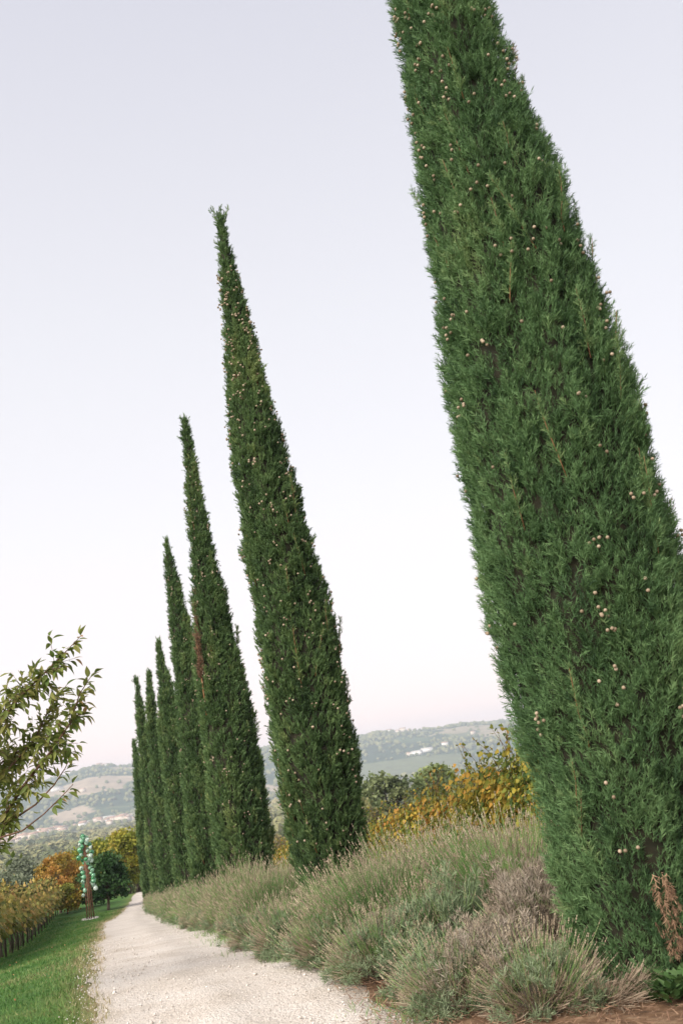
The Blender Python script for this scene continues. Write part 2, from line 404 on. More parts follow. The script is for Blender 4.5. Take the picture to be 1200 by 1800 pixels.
# gravel road
ys = np.concatenate([np.arange(-30, 4, 1.0), np.arange(4, 30, .12), np.arange(30, 92, .5)])
us = np.linspace(0, 1, 13)
L = road_l(ys) + (fbm(ys * 1.6, 0, 0, 51, 3) - .5) * .30; Rr = road_r(ys) + np.interp(ys, [8, 14], [.22, .55]) + (fbm(ys * 1.3, 5, 0, 52, 3) - .5) * .25
X = L[:, None] * (1 - us) + Rr[:, None] * us; Y = np.repeat(ys[:, None], 13, 1)
crown = .02 * np.sin(PI * us)[None] - .012 * np.exp(-((us - .3) / .07) ** 2)[None] - .012 * np.exp(-((us - .68) / .07) ** 2)[None]
Z = ground_z(X, Y) + .03 + crown
tag(grid_mesh(X, Y, Z, np.clip(us[None] + (fbm(X * .8, Y * .5, 0, 59, 2) - .5) * .16, 0, 1)).build('gravel_road', M['gravel'], None, True), kind='structure')

# lawn between the road and the vines
ys = np.concatenate([np.arange(-30, 4, 1.0), np.arange(4, 30, .2), np.arange(30, 90, .6)]); us = np.linspace(0, 1, 40) ** 1.6
X = (road_l(ys) + .12)[:, None] - us[None] * 16; Y = np.repeat(ys[:, None], 40, 1)
Z = ground_z(X, Y) + .018
tag(grid_mesh(X, Y, Z, (np.exp(-us * 16 / .45) * .65)[None].repeat(len(ys), 0)).build('lawn', M['lawn'], None, True), kind='structure')

# planting bed under the cypresses
ys = np.concatenate([np.arange(-4, 30, .2), np.arange(30, 66, .6)]); us = np.linspace(0, 1, 16)
A_, B_ = road_r(ys) + np.interp(ys, [8, 14], [.08, .45]) + (fbm(ys * 1.9, 2, 0, 53, 3) - .5) * .5, row_x(ys) + 1.5 + (fbm(ys * 1.4, 9, 0, 57, 3) - .5) * .5
X = A_[:, None] * (1 - us) + B_[:, None] * us; Y = np.repeat(ys[:, None], 16, 1)
Z = ground_z(X, Y) + .045 + .03 * fbm(X * 5, Y * 5, 0, 58, 3)
tag(grid_mesh(X, Y, Z).build('planting_bed', M['bed'], None, True), kind='structure')

# ------------------------------------------------------------------ cypresses
def sprig_tpl(seed, nb=12, w=.07, spread=.62):
    r = np.random.default_rng(seed); V, T = [], []
    def blade(p, d, ln, wd, side):
        k = len(V); V.extend([p - side * wd * .5, p + side * wd * .5, p + d * ln]); T.append((k, k + 1, k + 2))
    blade(np.zeros(3), np.array([0, 0, 1.]), 1.0, w * .8, np.array([1., 0, 0]))
    for i in range(nb):
        t = .05 + .85 * i / nb; a = i * 2.4 + r.uniform(-.4, .4) if i % 3 == 0 else (i % 2) * PI + r.uniform(-.6, .6)
        o = np.array([math.cos(a), math.sin(a) * .7, 0]); d = norm(o * spread + np.array([0, 0, 1.]) * .75 + r.normal(size=3) * .12)
        sd = norm(np.cross(d, r.normal(size=3)))
        blade(np.array([0, 0, t]), d, (.22 + .38 * (1 - t)) * r.uniform(.8, 1.2), w, sd)
    return np.array(V), np.array(T)
SPR = [sprig_tpl(i) for i in range(4)]
SPR_F = [sprig_tpl(10 + i, 8, .12, .5) for i in range(3)]
CAM = np.array([0, 0, EYE])
ICO1, ICO2 = ico(1), ico(2)

CYP = []
def cypress(loc, prof, n, ln, label, seed, near=False, ncone=0, nshoot=20, top_fork=False, tips=()):
    global rng
    rng = np.random.default_rng(seed)
    bx, by = loc; bz = gz(bx, by)
    root = thing('cypress_tree', label, 'cypress', (bx, by, bz), 0, 'cypresses lining the gravel road')
    ph, pc, pr = [np.array([q[i] for q in prof], float) for i in range(3)]
    H = ph[-1]
    hh = np.linspace(0, H, 400); w = np.interp(hh, ph, pr) + .02; cdf = np.cumsum(w) / w.sum()
    N = int(n * 1.5)
    h = np.interp(rng.random(N), cdf, hh); th = rng.random(N) * 2 * PI
    view = math.atan2(-by, -bx)
    front = np.cos(th - view)
    keep = (rng.random(N) < np.where(front > -.25, 1.0, .42)); h, th = h[keep][:n], th[keep][:n]; N = len(h)
    r0 = np.interp(h, ph, pr); cxo = np.interp(h, ph, pc)
    ca, sa = np.cos(th), np.sin(th)
    S = seed * 3
    rr = r0 + .15
    p1 = fbm(ca * rr * 4.2 + 9, sa * rr * 4.2, h * 1.35 - rr, S, 2)            # tall plumes
    p2 = vnoise(ca * rr * 13 + 3, sa * rr * 13, h * 5.5, S + 1)
    amp = np.minimum(.15, r0 * .40)
    rad = r0 + amp * (p1 - .56) * 1.25 + np.minimum(.10, r0 * .2) * (p2 - .5) - rng.exponential(.028, N) * (1 if near else 1.4)
    rad = np.maximum(rad, .015)
    pos = np.stack([cxo + ca * rad, sa * rad, h], 1)
    out = np.stack([ca, sa, np.zeros(N)], 1)
    tang = np.stack([-sa, ca, np.zeros(N)], 1)
    sway = (vnoise(ca * rr * 5, sa * rr * 5, h * 1.2, S + 5) - .5)[:, None]
    d = np.array([0, 0, 1.]) * 1.0 + out * (.26 + .34 * rng.random((N, 1))) + tang * (sway * 1.1 + rng.normal(size=(N, 1)) * .30)
    tint = np.clip(.18 + .42 * p1 + .35 * (fbm(ca * rr * 7, sa * rr * 7, h * 3, S + 9, 2) - .5) * 1.6 + rng.normal(size=N) * .10, 0, 1)
    dry = fbm(ca * rr * 2.5, sa * rr * 2.5, h * .8, S + 12, 2); tint = np.clip(tint + np.maximum(0, dry - .60) * 1.8, 0, 1)
    per = 9                                                   # sprigs stand in feathery fans, several from one twig
    nf = N // per; src = np.repeat(np.arange(nf) * per, per); src = np.concatenate([src, np.arange(nf * per, N)])
    base = pos[src] - out[src] * (.045 if near else ln * .55); dcl = norm(d[src]); spr = norm(dcl + rng.normal(size=(N, 3)) * (.42 if near else .30))
    loose = rng.random(N) < .28
    fl = ln * (1.1 if near else .6)
    pos2 = base + spr * (rng.random((N, 1)) * fl * 1.25) + rng.normal(size=(N, 3)) * fl * .16
    d = np.where(loose[:, None], d, spr + dcl * .4); pos = np.where(loose[:, None], pos - out * (.02 if near else ln * .35), pos2); tint = np.where(loose, tint, np.clip(tint[src] + rng.normal(size=N) * .07 + np.repeat(rng.normal(size=nf + 1) * .10, per)[:N] , 0, 1))
    out = out[src]
    tpl = SPR if near else SPR_F
    acc = Acc(); k = rng.integers(0, len(tpl), N); sc = ln * rng.uniform(.65, 1.35, N)
    tip = pos + norm(d) * sc[:, None] * .8; hz = np.clip(tip[:, 2], 0, H); cxt, rt = np.interp(hz, ph, pc), np.interp(hz, ph, pr)
    at_ = np.arctan2(tip[:, 1], tip[:, 0] - cxt); Rt = rt + .15
    lim = rt + np.minimum(.15, rt * .40) * (fbm(np.cos(at_) * Rt * 4.2 + 9, np.sin(at_) * Rt * 4.2, hz * 1.35 - Rt, S, 2) - .56) * 1.25 + (.05 if near else .045)
    exc = np.maximum(0, np.hypot(tip[:, 1], tip[:, 0] - cxt) - lim) * .85
    pos = pos - np.stack([np.cos(at_), np.sin(at_), np.zeros(N)], 1) * exc[:, None]
    for j in range(len(tpl)):
        q = k == j; acc.inst(tpl[j], pos[q], frames(d[q]), sc[q], tint[q])
    # loose tips that break the outline
    Nt = int(N * .02); q = rng.integers(0, N, Nt); pp = pos[q] + out[q] * .01
    acc.inst(tpl[0], pp, frames(np.array([0, 0, 1.]) + out[q] * .5 + rng.normal(size=(Nt, 3)) * .25), ln * rng.uniform(1.1, 1.7, Nt), tint[q])
    for dx in ((-.06, .08, .01) if top_fork else (0,)):                         # ragged leader
        m_ = 34; tz = rng.random(m_); tp = np.stack([pc[-1] + dx * tz * 1.5 + rng.normal(size=m_) * .012, rng.normal(size=m_) * .015, H - .22 + tz * .36], 1)
        acc.inst(tpl[1], tp, frames(np.array([dx * 3, 0, 1.]) + rng.normal(size=(m_, 3)) * .35), ln * rng.uniform(.6, 1.2, m_), rng.uniform(.3, .9, m_))
    # the mass of dead twigs inside
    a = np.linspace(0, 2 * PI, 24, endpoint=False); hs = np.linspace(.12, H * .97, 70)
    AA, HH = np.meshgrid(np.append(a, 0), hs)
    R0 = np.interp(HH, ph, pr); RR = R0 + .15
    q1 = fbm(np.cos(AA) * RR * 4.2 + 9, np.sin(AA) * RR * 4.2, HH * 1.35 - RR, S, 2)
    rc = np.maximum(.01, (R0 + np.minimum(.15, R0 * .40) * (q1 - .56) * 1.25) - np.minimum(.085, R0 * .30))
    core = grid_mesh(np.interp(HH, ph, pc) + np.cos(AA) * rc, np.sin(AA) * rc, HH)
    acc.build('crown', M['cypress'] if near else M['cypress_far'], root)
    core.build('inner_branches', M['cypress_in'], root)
    tr = Acc(); tr.add(*tube([(pc[0], 0, -.12), (pc[0], 0, .5), (np.interp(H * .5, ph, pc), 0, H * .5), (pc[-1], 0, H * .96)], [.12, .10, .06, .01], 8)); tr.build('trunk', M['bark'], root)
    # upright plumes with an orange-brown stem showing
    def plume(aa, h0, L_, off=0.02, lean=.12, leafy=1.0, tw=0):
        r_ = float(np.interp(h0, ph, pr)); c_ = float(np.interp(h0, ph, pc))
        o = np.array([math.cos(aa), math.sin(aa), 0]); base = np.array([c_, 0, h0]) + o * (r_ - (.05 if near else .09) + off)
        slope = (float(np.interp(h0 + L_, ph, pr)) - r_) / L_
        up = norm(np.array([0, 0, 1.]) + o * (slope + lean) + np.array([-o[1], o[0], 0]) * rng.normal() * .18)
        ts = np.linspace(0, 1, 5); pts = base + up * (ts * L_)[:, None] + rng.normal(size=(5, 3)) * .006
        st = Acc(); st.add(*tube(pts, np.linspace(.0045, .0015, 5) * (1 if near else 1.8), 4), .6 * rng.random(), 1)
        m_ = int(60 * leafy * L_ / .5); t_ = rng.uniform(.12 if leafy > .5 else .45, 1, m_)
        pp = base + up * (t_ * L_)[:, None]
        dd = up + norm(rng.normal(size=(m_, 3))) * .75
        st.inst(tpl[0], pp, frames(dd), (ln * (1.15 - .55 * t_)) * rng.uniform(.7, 1.2, m_), np.clip(rng.normal(.74, .12, m_), 0, 1), 0 if tw == 0 else 1)
        st.build('shoot', [M['cypress'] if near else M['cypress_far'], M['cyp_twig']], root)
    for i in range(nshoot):
        plume(view + rng.uniform(-1.35, 1.35), rng.uniform(.08, .86) * H, rng.uniform(.3, .7) if near else rng.uniform(.4, .9), leafy=rng.uniform(.7, 1.3))
    for (aa, h0, L_, leafy, tw) in tips: plume(aa, h0, L_, .0, .20, leafy, tw)
    # seed cones
    if ncone:
        def spots(m_):
            hc = (H if not near else 7.4) * (1 - rng.random(m_) ** 1.8 * .92); tc_ = view + rng.uniform(-1.5, 1.5, m_)
            cl = rng.integers(0, max(1, int(m_ * .6)), m_); hc, tc_ = hc[cl] + rng.normal(size=m_) * .035, tc_[cl] + rng.normal(size=m_) * .06
            hc = np.where((hc < .3) | (hc > H - .9), .3 + rng.random(m_) * (H - 1.5), hc); c_, s_ = np.cos(tc_), np.sin(tc_); r_ = np.interp(hc, ph, pr); R_ = r_ + .15
            q1 = fbm(c_ * R_ * 4.2 + 9, s_ * R_ * 4.2, hc * 1.35 - R_, S, 2)
            rad_ = r_ + np.minimum(.15, r_ * .40) * (q1 - .56) * 1.25 + rng.uniform(.01, .055, m_)
            return np.stack([np.interp(hc, ph, pc) + c_ * rad_, s_ * rad_, hc], 1)
        P = spots(ncone)
        if near:
            protos = []
            for k_ in range(3):
                c = Acc(); V, T = ico(2, .07, k_); c.add(V * [.0122, .0122, .0132], T, .15 + .35 * k_); protos.append(c.mesh('cone', M['cone'], True))
            for p in P:
                o = link('cone', protos[random.randrange(3)], root); o.location = p; o.rotation_euler = (random.random() * 3, random.random() * 3, 0)
        else:
            c = Acc(); c.inst(ICO1, P, frames(rng.normal(size=(len(P), 3))), rng.uniform(.013, .019, len(P)), rng.random(len(P)))
            tag(c.build('cone', M['cone'], root), kind='stuff')
    CYP.append(root)
    return root

T1 = cypress((1.62, 6.9), [(-.08, -.02, .50), (.10, 0, .545), (.6, 0, .56), (1.2, .0, .585), (2.5, -.03, .68), (3.6, -.045, .66), (4.8, -.09, .595), (5.8, -.145, .52), (6.5, -.195, .445), (7.3, -.245, .365), (8.4, -.28, .26), (9.6, -.30, .14), (10.6, -.3, .03)],
    55000, .080, 'nearest and biggest cypress at the right edge, dotted with pale cones, top out of frame', 101, True, 296, 30, False,
    [(.05, 6.35, .62, .35, 1), (.1, 6.15, .5, 1.0, 0), (-.15, 5.0, .5, .9, 0), (0, 2.9, .35, .3, 1), (-.1, 2.75, .3, .3, 1), (3.0, 1.9, .25, .3, 1)])
# a bare brown patch low on the front of the first tree
rng = np.random.default_rng(55)
q = Acc(); m_ = 70; ang = rng.normal(-1.72, .05, m_); hh = rng.uniform(.28, .75, m_)
q.inst(SPR[2], np.stack([np.cos(ang) * (.50 + .1 * hh) + .02, np.sin(ang) * (.50 + .1 * hh), hh], 1), frames(np.array([.1, -.3, -1.]) + rng.normal(size=(m_, 3)) * .3), rng.uniform(.05, .1, m_), rng.random(m_))
q.build('dead_spray', M['cyp_dead'], T1)
cypress((-.78, 13.4), [(.05, 0, .30), (.3, 0, .42), (.9, 0, .50), (2.2, -.01, .55), (3.4, -.04, .55), (5, -.16, .475), (6.3, -.23, .39), (7.6, -.305, .27), (9.0, -.345, .155), (9.9, -.37, .075), (10.12, -.375, .04)],
    37000, .092, 'second cypress from the right, full height against the sky with a ragged forked tip', 102, False, 420, 16, True,
    [(.15, 3.15, .75, .6, 0), (.0, 2.6, .45, .5, 0), (3.1, 3.9, .45, .35, 1), (3.0, 3.3, .4, .5, 0)])
T3 = cypress((-2.80, 20.0), [(.05, 0, .35), (.5, 0, .50), (1.2, 0, .57), (2.5, -.02, .56), (3.6, -.04, .53), (5.0, -.09, .46), (6.8, -.15, .31), (8.0, -.175, .20), (9.4, -.20, .115), (10.05, -.21, .06)],
    20000, .132, 'third cypress from the right with a reddish dead branch halfway up its left side', 103, False, 160, 10, False, [(.1, 4.9, .7, .5, 0), (2.9, 3.2, .5, .4, 0)])
q = Acc(); ang = rng.normal(-2.25, .07, 200); hh = np.abs(rng.normal(0, .55, 200)) + 4.6
rd = np.interp(hh, [3, 6, 7], [.52, .42, .34])
q.inst(SPR[2], np.stack([-.10 + np.cos(ang) * rd, np.sin(ang) * rd, hh], 1), frames(np.array([-.2, -.3, 1.]) + rng.normal(size=(200, 3)) * .3), rng.uniform(.08, .16, 200), rng.random(200) * .5)
q.build('dead_spray', M['cyp_dead'], T3)
q = Acc(); q.add(*tube([(-.37, -.36, 3.9), (-.39, -.36, 4.6), (-.42, -.34, 5.4)], [.02, .016, .006], 5), .6); q.build('dead_branch', M['cyp_twig'], T3)
cypress((-4.62, 26.5), [(.05, 0, .3), (.6, 0, .45), (2, 0, .50), (3.2, 0, .48), (4.6, 0, .45), (6.4, -.06, .37), (7.8, -.14, .24), (9.1, -.21, .13), (9.7, -.24, .05)],
    15000, .16, 'fourth cypress from the right, its tip just left of the third one', 104, False, 90, 10)
cypress((-6.42, 33.0), [(.05, 0, .3), (.8, 0, .48), (2, 0, .51), (3.6, -.02, .49), (5.4, -.06, .42), (6.7, -.15, .28), (8.0, -.24, .10), (8.5, -.26, .04)],
    9000, .23, 'fifth cypress from the right, thin pointed top, tallest of the far cluster of four', 105, False, 60, 8)
cypress((-8.35, 39.5), [(.05, 0, .3), (.8, 0, .45), (2.2, 0, .50), (4.3, -.02, .45), (6.5, -.16, .24), (8.2, -.15, .12), (8.85, -.13, .04)],
    7000, .26, 'sixth cypress from the right, squeezed between two slightly taller tips in the far cluster', 106, False, 40, 6)
cypress((-10.25, 46.0), [(.05, 0, .3), (.9, 0, .45), (3.6, 0, .45), (6.4, -.06, .34), (8.2, -.18, .20), (9.6, -.2, .09), (10.0, -.22, .04)],
    6500, .28, 'seventh cypress from the right, its tip the furthest left of the tall ones', 107, False, 30, 6)
cypress((-12.02, 52.0), [(.05, -.05, .35), (1.1, -.02, .48), (3.2, -.02, .47), (6.0, -.12, .30), (7.3, -.2, .16), (7.95, -.24, .04)],
    5500, .30, 'shortest and furthest cypress at the left end of the row, standing by the road', 108, False, 0, 5)

# ------------------------------------------------------------------ lavender
def stem_arrays(N, base, d0, L_, w, bend, seg=3):
    """curved ribbons; returns V (N, 2*(seg+1), 3), T, tip position and direction"""
    side = norm(np.cross(d0, rng.normal(size=(N, 3))))
    up = np.array([0, 0, 1.]); P = base.copy(); d = d0.copy(); Vs = []
    for i in range(seg + 1):
        ww = w * (1 - .5 * i / seg)
        Vs += [P - side * ww[:, None] / 2, P + side * ww[:, None] / 2]
        if i < seg:
            P = P + d * (L_ / seg)[:, None]; d = norm(d + bend * up)
    V = np.stack(Vs, 1); T = []
    for i in range(seg): T += [(2*i, 2*i+1, 2*i+3), (2*i, 2*i+3, 2*i+2)]
    return V, np.array(T), P, d
def add_ribbons(acc, V, T, tint, mi=0):
    N, k, _ = V.shape
    acc.add(V.reshape(-1, 3), (T[None] + (np.arange(N) * k)[:, None, None]).reshape(-1, 3), np.repeat(tint, k), mi)
def spike_tpl():
    V, T = [], []
    for a in (0, PI / 2):
        c, s = math.cos(a), math.sin(a)
        for z0, z1, w in ((0, .3, .5), (.34, .72, 1.0), (.70, 1.0, .7)):
            k = len(V); V += [(0, 0, z0), (c * w * .5, s * w * .5, (z0 + z1) / 2), (0, 0, z1 + .03), (-c * w * .5, -s * w * .5, (z0 + z1) / 2)]; T += [(k, k+1, k+2), (k, k+2, k+3)]
    return np.array(V, float), np.array(T)
SPIKE = spike_tpl()
def tuft_tpl(n=9, w=.10, seed=3):
    r = np.random.default_rng(seed); V, T = [], []
    for i in range(n):
        a = i * 2.4; d = norm(np.array([math.cos(a) * .75, math.sin(a) * .75, r.uniform(.5, 1.3)])); sd = norm(np.cross(d, r.normal(size=3)))
        b0 = np.array([0, 0, .5 * i / n]); k = len(V)
        V += [b0, b0 + d * .5 + sd * w / 2, b0 + d * .5 - sd * w / 2, b0 + d * r.uniform(.8, 1.0)]; T += [(k, k+2, k+1), (k+1, k+2, k+3)]
    return np.array(V), np.array(T)
TUFT = tuft_tpl()

def dome(N, R, H, lo=0.0):
    th = rng.random(N) * 2 * PI; ph = np.arccos(1 - rng.random(N) * (1 - lo))
    return th, ph

def bush(name, label, seed, R=.7, hm=.45, n_stem=1200, L=(.35, .6), n_tuft=900, n_wood=120, w=.0043, leaf='lavleaf', spike=1.0, stemtint=.5, tsz=.055, heart=True, wood_out=1.0):
    """mound of leaves radius R height hm, stems rising out of it, woody legs below"""
    global rng
    rng = np.random.default_rng(seed)
    root = thing(name, label, 'lavender' if 'lavender' in name else 'bush')
    lump = lambda th, ph: .55 + .85 * vnoise(np.cos(th) * 2.4 + 5, np.sin(th) * 2.4, ph * 2.2, seed)
    if n_stem:
        th, ph = dome(n_stem, R, hm); k = lump(th, ph) * rng.uniform(.45, .95, n_stem)
        o = np.stack([np.sin(ph) * np.cos(th), np.sin(ph) * np.sin(th), np.cos(ph)], 1)
        base = np.stack([o[:, 0] * R * k * .75, o[:, 1] * R * k * .75, hm * .95 * k * o[:, 2] ** .6], 1)
        d0 = norm(o * [1, 1, .4] + np.array([0, 0, .62]) + rng.normal(size=(n_stem, 3)) * .17)
        ln = rng.uniform(L[0], L[1], n_stem) * (1 - .18 * np.sin(ph))
        tn = np.clip(stemtint + (vnoise(base[:, 0] * 4, base[:, 1] * 4, 0, seed + 1) - .5) * .7 + rng.normal(size=n_stem) * .16, 0, 1)
        V, T, P, d = stem_arrays(n_stem, base, d0, ln, np.full(n_stem, w), .10)
        a = Acc(); add_ribbons(a, V, T, tn); tag(a.build('flower_stem', M['stem'], root), kind='stuff')
        q = rng.random(n_stem) < spike
        a = Acc(); N = int(q.sum()); wd = rng.uniform(.007, .012, N) * (w / .0036) ** .6
        a.inst(SPIKE, P[q] - d[q] * .02, frames(d[q]), np.stack([wd, wd, rng.uniform(.035, .075, N)], 1), rng.random(N))
        tag(a.build('flower_spike', M['spike'], root), kind='stuff')
    th, ph = dome(n_tuft, R, hm, 0); k = lump(th, ph) * rng.uniform(.72, 1.0, n_tuft)
    o = np.stack([np.sin(ph) * np.cos(th), np.sin(ph) * np.sin(th), np.cos(ph)], 1)
    pos = np.stack([o[:, 0] * R * k, o[:, 1] * R * k, .04 + hm * k * o[:, 2]], 1)
    kp = vnoise(pos[:, 0] * 6.5, pos[:, 1] * 6.5, pos[:, 2] * 6.5, seed + 7) > (.46 if tsz < .08 and leaf == 'lavleaf' else .25)     # tufts in patches, bare wood between
    pos, o = pos[kp], o[kp]; n_tuft = len(pos)
    tn = np.clip(.5 + (fbm(pos[:, 0] * 5, pos[:, 1] * 5, pos[:, 2] * 5, seed + 2, 2) - .5) * 1.3 + rng.normal(size=n_tuft) * .15, 0, 1)
    a = Acc(); a.inst(TUFT, pos, frames(o * .8 + np.array([0, 0, .6]) + rng.normal(size=(n_tuft, 3)) * .35), rng.uniform(.7, 1.4, n_tuft) * tsz, tn)
    tag(a.build('foliage', M[leaf], root), kind='stuff')
    if n_wood:
        th = rng.random(n_wood) * 2 * PI; el = rng.uniform(.02, .75, n_wood)
        d0 = np.stack([np.cos(th) * np.cos(el), np.sin(th) * np.cos(el), np.sin(el)], 1)
        base = np.stack([np.cos(th) * .06, np.sin(th) * .06, np.full(n_wood, .03)], 1) * rng.uniform(.3, 2, (n_wood, 1))
        V, T, P, d = stem_arrays(n_wood, base, d0, rng.uniform(.7, 1.02, n_wood) * R * wood_out, rng.uniform(.005, .011, n_wood), .06)
        a = Acc(); add_ribbons(a, V, T, rng.random(n_wood))
        V, T, P2, d = stem_arrays(n_wood * 3, np.repeat((V[:, 4] + V[:, 5]) / 2, 3, 0), norm(np.repeat(d0, 3, 0) + rng.normal(size=(n_wood * 3, 3)) * .35), rng.uniform(.15, .35, n_wood * 3) * R * wood_out, np.full(n_wood * 3, .004), .10)
        add_ribbons(a, V, T, rng.random(n_wood * 3))
        tag(a.build('woody_stem', M['woody'], root), kind='stuff')
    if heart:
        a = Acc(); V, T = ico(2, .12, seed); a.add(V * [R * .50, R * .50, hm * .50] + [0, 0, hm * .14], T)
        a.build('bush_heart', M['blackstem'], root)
    KIDS[root.name] = list(root.children)
    return root

P_ = {}
P_['a'] = bush('lavender_bush', 'x', 201, .62, .50, 2500, (.38, .62), 1500, 230, stemtint=.42)
P_['b'] = bush('lavender_bush', 'x', 202, .62, .46, 2300, (.42, .68), 1400, 230, stemtint=.22)
P_['c'] = bush('lavender_bush', 'x', 203, .50, .36, 800, (.22, .42), 1900, 330, stemtint=.6)
P_['far'] = bush('lavender_bush', 'x', 204, .66, .48, 1000, (.36, .62), 450, 40, w=.0075, tsz=.085)
P_['sage'] = bush('lavender_bush', 'x', 205, .46, .46, 160, (.15, .3), 1700, 80, tsz=.065, spike=.5)
P_['dry'] = bush('dry_lavender_bush', 'x', 206, .50, .50, 260, (.08, .22), 2100, 260, leaf='dryleaf', tsz=.05, spike=.2, stemtint=.95)
P_['bare'] = bush('bare_lavender_bush', 'x', 207, .50, .22, 0, (.1, .2), 60, 420, leaf='dryleaf', heart=False, wood_out=1.15)
used = set()
def put_bush(kind, x, y, label, rz=None, sc=1.0, group='lavender bushes below the cypresses'):
    loc = (x, y, gz(x, y) + .03); rz = random.uniform(0, 6.28) if rz is None else rz
    s = sc if isinstance(sc, tuple) else (sc, sc, sc)
    if kind not in used:
        used.add(kind); o = P_[kind]; o.location = loc; o.rotation_euler = (0, 0, rz); o.scale = s; tag(o, label, None, group)
    else: o = copy_tree(P_[kind], loc, rz, s, label, group)
    return o
# first gap, between the nearest and the second cypress
put_bush('dry', .98, 7.75, 'grey-brown dried lavender dome tucked against the left side of the nearest cypress', sc=(1., 1., 1.28))
put_bush('bare', .84, 6.84, 'bare lavender with pale splayed woody stems at the foot of the nearest cypress', sc=.82)
put_bush('dry', .55, 6.85, 'small dried grey clump in front, by the bottom edge, left of the bare woody stems', sc=.9)
put_bush('sage', .38, 8.25, 'blue-green leafy clump left of the grey-brown dried dome', sc=(.9, .9, 1.15))
put_bush('sage', .16, 7.45, 'low grey-green clump at the road edge, nearest the bottom of the picture', sc=(.85, .85, .72))
put_bush('c', -.2, 8.15, 'low twiggy lavender spilling towards the gravel beside the lowest grey-green clump', sc=.85)
put_bush('c', .28, 6.85, 'small twiggy lavender at the very bottom edge of the picture', sc=.8)
put_bush('c', .74, 6.5, 'low tangled lavender cut off by the bottom edge, right of the small dried clump', sc=.8)
put_bush('bare', 1.1, 6.42, 'second bare woody lavender, right at the bottom edge below the nearest cypress', sc=.62)
put_bush('sage', .62, 7.5, 'grey-green leafy clump between the dried dome and the bottom edge', sc=(.75, .75, .7))
put_bush('c', .15, 8.7, 'twiggy lavender with tan stems between the front line and the blue-green clump', sc=1.0)
put_bush('dry', -.15, 8.45, 'small grey twiggy clump at the front, between the low lavenders', sc=(.6, .6, .75))
put_bush('a', 1.0, 9.0, 'tall flowering lavender filling the space just left of the nearest cypress', sc=1.12)
put_bush('b', .55, 10.0, 'tall green-stemmed lavender in the middle of the first gap', sc=1.12)
put_bush('a', .15, 11.3, 'flowering lavender right in front of the second cypress, on its near right', sc=1.1)
put_bush('b', 1.25, 10.7, 'lavender in the rear of the first gap, against the orange vines', sc=1.05)
put_bush('b', -.12, 9.3, 'lavender in the front line with stems leaning over brown undergrowth', sc=.95)
put_bush('a', -.52, 10.4, 'second lavender of the front line, left of the brown undergrowth', sc=(.92, .92, .80))
put_bush('c', -.62, 9.2, 'low lavender hanging over the gravel, nearest the road edge', sc=.9)
put_bush('c', -1.05, 10.2, 'low lavender over the gravel, second along the road edge', sc=.9)
put_bush('b', -1.05, 12.0, 'lavender at the front left of the second cypress, with yellowing tips', sc=(.85, .85, .42))
put_bush('c', -1.5, 11.6, 'low grey lavender over the gravel, third along the road edge', sc=.85)
put_bush('sage', .55, 8.9, 'grey-green clump behind the blue-green one', sc=.8)
# further gaps
gaps = ['second and third', 'third and fourth', 'fourth and fifth', 'fifth and sixth', 'sixth and seventh', 'seventh and last']
y = 12.9; i = 0
while y < 53:
    gi = 0 if y < 20 else min(5, int((y - 20) / 6.5) + 1)
    lab = 'lavender bush in the strip between the %s cypress' % gaps[gi]
    k1 = ('a', 'b')[i % 2] if y < 17 else 'far'
    in_tree = min(abs(y - t) for t in (13.4, 20, 26.5, 33, 39.5, 46, 52)) < 1.0
    sc = random.uniform(.9, 1.12)
    off = (1.22 if y < 30 else .85) if y < 44 else .45
    if not in_tree and y < 49: put_bush(k1, row_x(y) - .15, y, lab, sc=sc, group='lavender bushes between the %s cypress' % gaps[gi])
    zs = .44 if any(-.5 < t - y < 2.1 for t in (13.4, 20, 26.5, 33, 39.5, 46)) else .98
    if y < 51: put_bush(k1, row_x(y) - off, y + .2, lab, sc=(sc * .93, sc * .93, sc * zs), group='lavender bushes between the %s cypress' % gaps[gi])
    if y < 22 and i % 2: put_bush('c' if y < 22 else 'far', row_x(y) - 1.72, y + .5, lab, sc=.8, group='lavender bushes between the %s cypress' % gaps[gi])
    y += 1.02; i += 1

# litter and weeds at the foot of the nearest tree
rng = np.random.default_rng(77)
q = Acc(); N = 12000
lx = rng.uniform(-.2, 3.0, N); ly = 5.6 + rng.random(N) ** 1.0 * 4.5; lx = lx - .2 * (ly - 6)
V = np.array([(-.5, 0, 0), (.5, .06, 0), (.5, -.06, 0)]); T = np.array([(0, 1, 2)])
q.inst((V, T), np.stack([lx, ly, ground_z(lx, ly) + .085 + rng.random(N) * .02], 1), frames(np.array([0, 0, 1.]) + rng.normal(size=(N, 3)) * .25), rng.uniform(.02, .09, N), rng.random(N))
tag(q.build('needle_litter', M['cyp_dead']), 'brown needle litter spread round the foot of the nearest cypress', None, None, 'stuff')
def weed(x, y, s, n, seed):
    r = np.random.default_rng(seed); q = Acc()
    V = np.array([(0, 0, 0), (.22, .0, .35), (0, .03, .4), (-.22, 0, .35), (.16, -.02, .75), (-.16, -.02, .75), (0, -.05, 1.)]) ; T = np.array([(0,1,2),(0,2,3),(1,4,2),(2,4,6),(2,6,5),(3,2,5)])
    th = r.random(n) * 6.28; p = np.stack([np.cos(th), np.sin(th), np.zeros(n)], 1) * (r.random((n, 1)) * .16 * s / .1) * .8; p[:, 2] = r.random(n) * .10
    d = np.stack([np.cos(th), np.sin(th), r.uniform(.3, 1.3, n)], 1)
    global rng
    q.inst((V, T), p, frames(d, np.tile([0, 0, 1.], (n, 1)) + r.normal(size=(n, 3)) * .2), r.uniform(.6, 1.2, n) * s, r.random(n))
    return q.mesh('weed', M['weed'])
M['weed'] = leaf_mat('weed_leaf', [(.035, .075, .025), (.06, .12, .035), (.10, .16, .06)], .5, .15)
